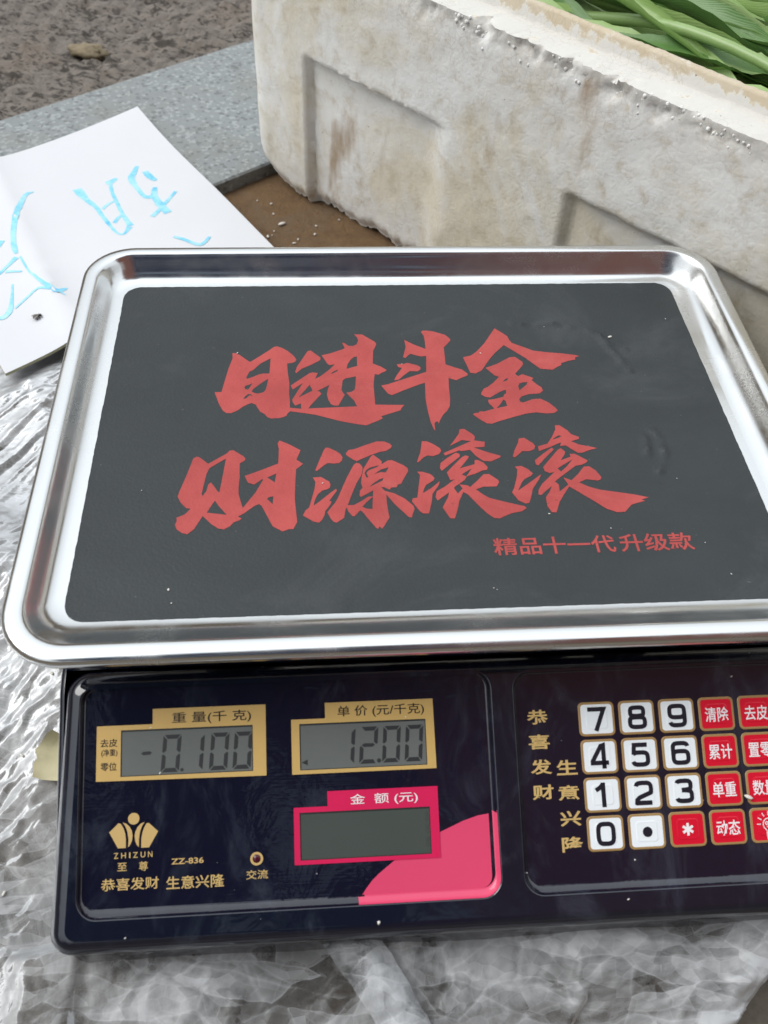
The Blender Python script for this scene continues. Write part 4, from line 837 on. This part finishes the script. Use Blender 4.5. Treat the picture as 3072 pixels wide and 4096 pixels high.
def plant(label_, seed, leaves, stems):
    o = thing('leafy_greens', label_, 'vegetable', BO, 'leafy greens in the foam box'); o.rotation_euler = box.rotation_euler
    for i, (path, w, fold, mm, cup) in enumerate(leaves): add_leaf(o, path, w, fold, seed*20+i, M[mm], cup)
    for path, r in stems: add_stem(o, path, r)
    return o
rg = random.Random(11)
def spread(k, s0, n0, h0, length, yaw, w, mm, fold, cup=1.0):
    a = radians(yaw); hv = rg.uniform(-10, 6)
    pth = [(s0+length*t_*cos(a), n0+length*t_*sin(a)+8*sin(t_*3+k), h0+hv*t_+9*sin(pi*t_)-14*t_*t_) for t_ in (0, .25, .5, .75, 1)]
    return (pth, w, fold, mm, cup)
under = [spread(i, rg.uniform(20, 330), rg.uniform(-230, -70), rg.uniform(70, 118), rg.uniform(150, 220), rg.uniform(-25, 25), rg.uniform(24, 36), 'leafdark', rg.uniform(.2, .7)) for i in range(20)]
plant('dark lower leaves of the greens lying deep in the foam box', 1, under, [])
mid = [spread(i, 40+i*11.5+rg.uniform(-12, 12), -54-rg.uniform(0, 75), rg.uniform(158, 180), rg.uniform(120, 200), rg.uniform(-18, 20), rg.uniform(9, 17), ('leaf', 'leafpale', 'leaf', 'leafdark')[i % 4], rg.uniform(.25, .7)) for i in range(30)]
plant('pale green long leaves heaped against the near rim of the foam box', 2, mid, [([(210, -56, 168), (290, -57, 183), (360, -58, 181), (460, -75, 164)], 3.4)])
top_ = [spread(i, 110+i*13+rg.uniform(-10, 10), -88-i*3-rg.uniform(0, 45), rg.uniform(180, 194), rg.uniform(170, 230), rg.uniform(-9, 10), rg.uniform(9, 15), ('leaf', 'leafdark', 'leafpale')[i % 3], rg.uniform(.8, 1.35)) for i in range(18)]
plant('bunch of folded green leaves with thick stems on top of the heap', 3, top_, [([(200, -98, 176), (270, -90, 194), (350, -82, 195), (460, -66, 178)], 3.8)])


# ================================================================== CARD WITH MARKER WRITING
ZC = 0.0165
CA, CB, CCc, CDd = Vector((-.204, .512)), Vector((-.078, .297)), Vector((-.251, .158)), Vector((-.378, .372))
card = thing('paper_sign', 'white card sign with light blue marker writing lying half under the scale', 'sign', (-.228, .335, ZC))
def cardz(x, y):
    z = 0.0012*noise.noise(Vector((x*9, y*9, 2)))
    for (ax, ay, bx, by, k) in ((-.303, .393, -.235, .242, .004), (-.235, .242, -.19, .185, .003)):
        dx_, dy_ = bx-ax, by-ay; ln = sqrt(dx_*dx_+dy_*dy_); d = ((x-ax)*dy_-(y-ay)*dx_)/ln; tt = ((x-ax)*dx_+(y-ay)*dy_)/ln/ln
        z += k*math.exp(-abs(d)/.012)*(1 if -.3 < tt < 1.3 else max(0, 1-8*max(-.3-tt, tt-1.3)))
    # the far edge curls up a little
    z += 0.004*max(0, 1-((Vector((x, y))-CA).length/.08))**2
    return ZC+z
b = MB(); nu, nv = 46, 60; loc = Vector((-.228, .335, ZC)); g = []
for j in range(nv+1):
    for i in range(nu+1):
        p = CA+(CB-CA)*(j/nv)+(CDd-CA)*(i/nu)
        g.append((p.x-loc.x, p.y-loc.y, cardz(p.x, p.y)-loc.z))
b.add(g, [(j*(nu+1)+i, j*(nu+1)+i+1, (j+1)*(nu+1)+i+1, (j+1)*(nu+1)+i) for j in range(nv) for i in range(nu)], M['card'])
rim = [i for i in range(nu+1)]+[j*(nu+1)+nu for j in range(1, nv+1)]+[nv*(nu+1)+i for i in range(nu-1, -1, -1)]+[j*(nu+1) for j in range(nv-1, 0, -1)]
b.rings([[g[k] for k in rim], [(g[k][0], g[k][1], g[k][2]-.0022) for k in rim]], M['cardedge'])
b.add([(x, y, z-.0022) for x, y, z in g], [(j*(nu+1)+i, (j+1)*(nu+1)+i, (j+1)*(nu+1)+i+1, j*(nu+1)+i+1) for j in range(nv) for i in range(nu)], M['card'])
b.build('sheet', card, smooth=True, angle=40)
STR = [[[-239.1,380.2,3.86],[-230.1,365.8,2.54],[-220.0,353.3,1.89],[-214.4,342.6,1.67],[-205.8,327.5,1.44],[-198.8,317.2,1.02],[-193.8,316.5,1.02],[-190.8,325.9,2.47]],[[-209.3,397.4,1.31],[-213.8,391.6,2.61],[-217.6,390.0,1.74]],[[-213.6,390.0,1.52],[-210.7,376.9,1.38],[-204.9,361.0,1.49],[-197.7,342.5,1.67],[-190.1,327.4,2.48]],[[-214.6,351.0,1.47],[-211.3,357.9,1.27],[-207.2,362.6,1.06]],[[-203.0,331.2,1.45],[-200.6,339.4,1.25],[-197.7,342.5,1.25]],[[-194.8,417.0,1.56],[-196.3,406.7,2.21],[-197.4,396.6,2.63],[-190.0,380.1,1.95],[-182.8,368.8,1.93],[-176.0,370.4,2.58]],[[-187.6,408.4,2.44],[-182.4,399.9,2.64],[-177.0,394.1,1.76]],[[-176.8,383.4,1.74],[-176.0,370.4,2.58],[-169.6,356.2,2.98],[-162.7,345.3,3.38]],[[-174.8,340.0,1.89],[-170.6,348.4,1.69],[-165.0,362.4,1.37],[-159.3,376.8,1.3]],[[-272.3,374.7,0.85],[-277.2,369.1,1.69],[-278.2,352.0,2.08],[-278.1,334.0,2.25],[-276.4,316.4,2.01],[-273.2,299.4,1.98],[-269.1,288.4,1.37]],[[-285.5,298.2,2.37],[-283.1,305.8,2.19]],[[-268.2,283.6,1.95],[-272.4,274.9,1.35],[-277.2,264.5,1.15],[-279.5,260.6,1.14]],[[-273.1,267.0,1.73],[-267.7,266.9,1.15],[-261.1,266.2,0.77]],[[-265.6,284.2,0.78],[-255.0,264.2,0.77],[-244.1,249.8,1.14],[-235.0,240.9,1.51],[-229.9,237.1,2.26],[-224.8,243.2,0.76]],[[-230.1,238.3,1.51],[-224.0,233.3,0.45]],[[-265.1,251.4,0.57],[-262.6,236.3,0.93],[-261.3,221.7,1.66],[-264.3,214.6,2.01],[-268.6,214.1,1.64]],[[-258.1,224.1,0.74],[-252.5,233.7,0.93],[-245.1,242.9,0.94],[-234.8,239.6,1.32]],[[-155.8,312.2,1.1],[-148.2,308.9,1.5],[-134.9,301.6,1.5],[-128.1,312.0,1.1]]]
zz = 0.00015
for st in STR:
    b = MB(); pts = catmull([(p[0]*MM, p[1]*MM, p[2]*MM) for p in st], 7)
    jit = [max(.0006, p[2]*2.1*(1+.25*noise.noise(Vector((p[0]*300, p[1]*300, 4))))) for p in pts]
    vs_, fs = ribbon([p[:2] for p in pts], jit)
    b.add([(x-loc.x, y-loc.y, cardz(x, y)-loc.z+zz) for x, y in vs_], fs, M['marker']); zz += .00001
    b.build('marker_stroke', card)
# fly resting on the card
fl = Vector((-.240, .213)); fz = cardz(fl.x, fl.y)
fly = thing('fly', 'small dark fly sitting on the near end of the white card', 'insect', (fl.x, fl.y, fz))
fr_ = Matrix.Rotation(radians(35), 3, 'Z')
b = MB()
for c, r in (((0, 0, 1.5), (1.5, 1.1, 1.0)), ((-2.0, 0, 1.4), (1.9, 1.2, 1.0)), ((1.8, 0, 1.4), (.8, 1.0, .8))):
    b.rings([[tuple(fr_ @ (Vector(p)*MM)) for p in ring] for ring in ellipsoid(c, r, 10, 7)], M['flydark'])
for sx in (-1, 1):
    for k in range(3):
        x0 = 1.0-k; pth = [(x0, sx*.7, 1.2), (x0+.6*(1-k), sx*2.0, 1.7), (x0+1.0*(1-k), sx*3.0, 0.1)]
        b.rings([[tuple(fr_ @ (Vector(p)*MM)) for p in ring] for ring in tube(pth, .16, 5)], M['flydark'])
b.build('body', fly, smooth=True)
for sx in (-1, 1):
    b = MB(); wg = [(0.4, sx*.4, 2.3), (-1.2, sx*1.9, 2.3), (-3.4, sx*2.3, 2.0), (-4.2, sx*1.5, 1.9), (-2.6, sx*.5, 2.2)]
    lo_ = [(x, y, z-.12) for x, y, z in wg]
    b.rings([[tuple(fr_ @ (Vector(p)*MM)) for p in r_] for r_ in (lo_, wg)], M['flywing'], True, True, True); b.build('wing', fly)

# ================================================================== CRUMPLED CLEAR PLASTIC UNDER THE SCALE
def tri_wave(x): return abs((x % 2)-1)
rndc = random.Random(21)
FOLDS = [(rndc.uniform(0.3, 1.5), rndc.uniform(10, 34), rndc.uniform(0, 2), rndc.uniform(.6, 1)) for _ in range(5)]
def crumple(x, y):
    wv = Vector((noise.noise(Vector((x*9, y*9, 1))), noise.noise(Vector((x*9, y*9, 6)))))*0.022
    X, Y = x+wv.x, y+wv.y; h = 0
    for a, fq, ph, am in FOLDS: h += am*tri_wave((X*cos(a)+Y*sin(a))*fq+ph)/fq*0.10
    # facets of several sizes, each tilted its own way, meeting in sharp creases
    r_ = .75+.5*noise.noise(Vector((x*5, y*5, 2))); U, V = X*cos(r_)+Y*sin(r_), Y*cos(r_)-X*sin(r_)
    for su, sv, am, zz in ((14, 34, .0090, 1.0), (34, 78, .0046, 5.0), (85, 170, .0034, 9.0)):
        q = Vector((U*su, V*sv, zz)); d_, p_ = noise.voronoi(q); c = noise.cell_vector(p_[0]*7.3)
        h += am*((q.x-p_[0].x)*(c.x-.5)*.8+(q.y-p_[0].y)*(c.y-.5)*.8+.30*min(1.2, d_[0]*d_[0]))
    return h+0.004*max(0, noise.noise(Vector((x*7, y*7, 12))))+.0015
def filmz(x, y):
    c_ = crumple(x, y); h = 0.0016+c_*0.72
    # bunched up against the front and the left side of the scale
    h += .0135*smst(-.275, -.212, y)*(1-smst(-.205, -.196, y))*smst(-.2, -.14, x)
    h += .009*smst(-.215, -.165, x)*(1-smst(-.153, -.146, x))*(1-smst(.06, .12, y))
    k = max(abs(x-.0015)/.151, abs(y+.043)/.159); h = 0.0012+(h-.0012)*smst(.94, 1.0, k) if k < 1.0 else h
    d = (Vector((x, y))-CCc).dot(Vector((-(CB-CCc).y, (CB-CCc).x)).normalized())
    h *= 1-.72*smst(-.02, .01, d)
    return min(h, .030)
EDGE = [(.142, -.215), (.115, -.239), (.09, -.275)]
def fkeep(x, y):
    j = .004*noise.noise(Vector((x*40, y*40, 0)))
    if (x-.115)*.665+(y+.239)*-.747 > .0035 and y < -.17: return False
    if x+y*.888 > .172+j*2 and y > -.15: return False           # clear of the box
    if x > .245: return False
    d = (Vector((x, y))-Vector((-.251, .158))).dot(Vector((-.139, .173)).normalized())
    return d < .055+j*2
def film_xyz(x, y): 
    z = filmz(x, y); w = Vector((noise.noise(Vector((x*45, y*45, 4))), noise.noise(Vector((x*45, y*45, 8)))))*.0022
    x, y = x+w.x, y+w.y; s_ = (x-.115)*.665+(y+.239)*-.747
    if s_ > 0 and y < -.16: x -= s_*.665; y += s_*.747; z *= .8
    return (x, y, z)
film = grid_sheet('plastic_sheet', M['film'], -.33, .25, -.29, .24, .0015, film_xyz, fkeep, smooth=True)
tag(film, 'crumpled clear plastic sheet spread on the ground under the scale', 'plastic sheet')
# folded strip of film poking out from under the front edge
b = MB(); ra, rb_ = [], []
pth = catmull([(-.050, -.185, .012), (-.040, -.2065, .016), (-.030, -.222, .014), (-.020, -.238, .009), (-.010, -.262, .006)], 8)
for i, (x, y, z) in enumerate(pth):
    t_ = i/(len(pth)-1); wd = .0115*(1-.25*t_); ring = []
    for k in range(9):
        a = k/8; u = (a-.5)*2
        ring.append((x+u*wd*.95+.001*noise.noise(Vector((t_*7, a*3, 1))), y+u*wd*.25, filmz(x, y)+.002+z*.35+.0045*(1-u*u)+.0015*noise.noise(Vector((t_*12, a*5, 3)))))
    ra.append(ring)
b.rings(ra, M['film'], False); 
b.rings([[(x, y, z-.0016) for x, y, z in r] for r in ra], M['film'], False)
tag(b.build('plastic_strip', smooth=True), 'folded strip of clear plastic sticking out from under the front of the scale', 'plastic strip')

# ================================================================== SMALL THINGS
b = MB(); pts = []
for i in range(11):
    for k in range(6):
        t_ = i/10; a = (k/5-.5)*2; y = -.1085-.0205*t_-.0015*a; w = .0095*(1-.55*t_)*(.75+.6*min(1, t_*3))*(1+.15*noise.noise(Vector((t_*6, 2, 5))))
        x = -.1675+a*w-.004*t_*(1-a)
        pts.append((x, y, filmz(-.178, -.117)+.006+.0045*a*a*(1.3-t_)+.0022*noise.noise(Vector((t_*3.5, a*1.7, 7)))))
b.add(pts, [(i*6+k, i*6+k+1, (i+1)*6+k+1, (i+1)*6+k) for i in range(10) for k in range(5)], M['paleleaf'])
tag(b.build('leaf_scrap', smooth=True), 'pale yellow scrap of leaf beside the left edge of the scale', 'leaf scrap')
b = MB(); cl_ = Matrix.Rotation(radians(-8), 3, 'Z')
rr = ellipsoid((0, 0, 0), (.020, .011, .006), 22, 14)
rr = [[Vector(p)*(1+.45*noise.fractal(Vector(p)*95, .6, 2.2, 4)) for p in r] for r in rr]
b.rings([[(cl_ @ p)+Vector((-.268, .651, .008)) for p in r] for r in rr], M['dryleaf'])
tag(b.build('dirt_clod', smooth=True), 'small beige clod of dirt on the rough road behind the granite pavement', 'dirt clod')
b = MB(); rn = random.Random(5)
def crumb(x, y, z, r):
    el = rn.uniform(1, 2.2); rt = Matrix.Rotation(rn.uniform(0, pi), 3, 'Z')
    b.rings([[Vector(p) for p in ring] for ring in ellipsoid((x, y, z+r*.5), (r*el, r, r*.6), 6, 4, rt)], M['crumb'])
for _ in range(15): crumb(rn.uniform(-.145, .145), rn.uniform(-.10, .10), ZB+.0002, rn.uniform(.00018, .00032))
crumb(*Q(-110, -93), .0005); crumb(*Q(106, 60), .0007)
for _ in range(9):
    u, v = rn.uniform(-140, 145), rn.uniform(0, 92); x, y, z = P(u, v, WB if v < 80 else 0.1); crumb(x, y, z, rn.uniform(.0002, .0004))
for p_ in ((122, 51.4), (-30, 90)): x, y, z = P(p_[0]-.0, p_[1], -1); crumb(x, y, z, .0009)
for _ in range(26):
    x, y = rn.uniform(-.23, -.16), rn.uniform(-.22, .1); crumb(x, y, filmz(x, y)+.0005, rn.uniform(.0004, .0009))
for _ in range(14): x, y = rn.uniform(-.11, -.01), rn.uniform(.29, .39); crumb(x, y, .0004, rn.uniform(.0005, .0012))
crumb(-.0735, .353, .0005, .0018)
tag(b.build('crumbs', smooth=True), 'pale crumbs and dust specks scattered over scale and ground', 'crumbs', None, 'stuff')
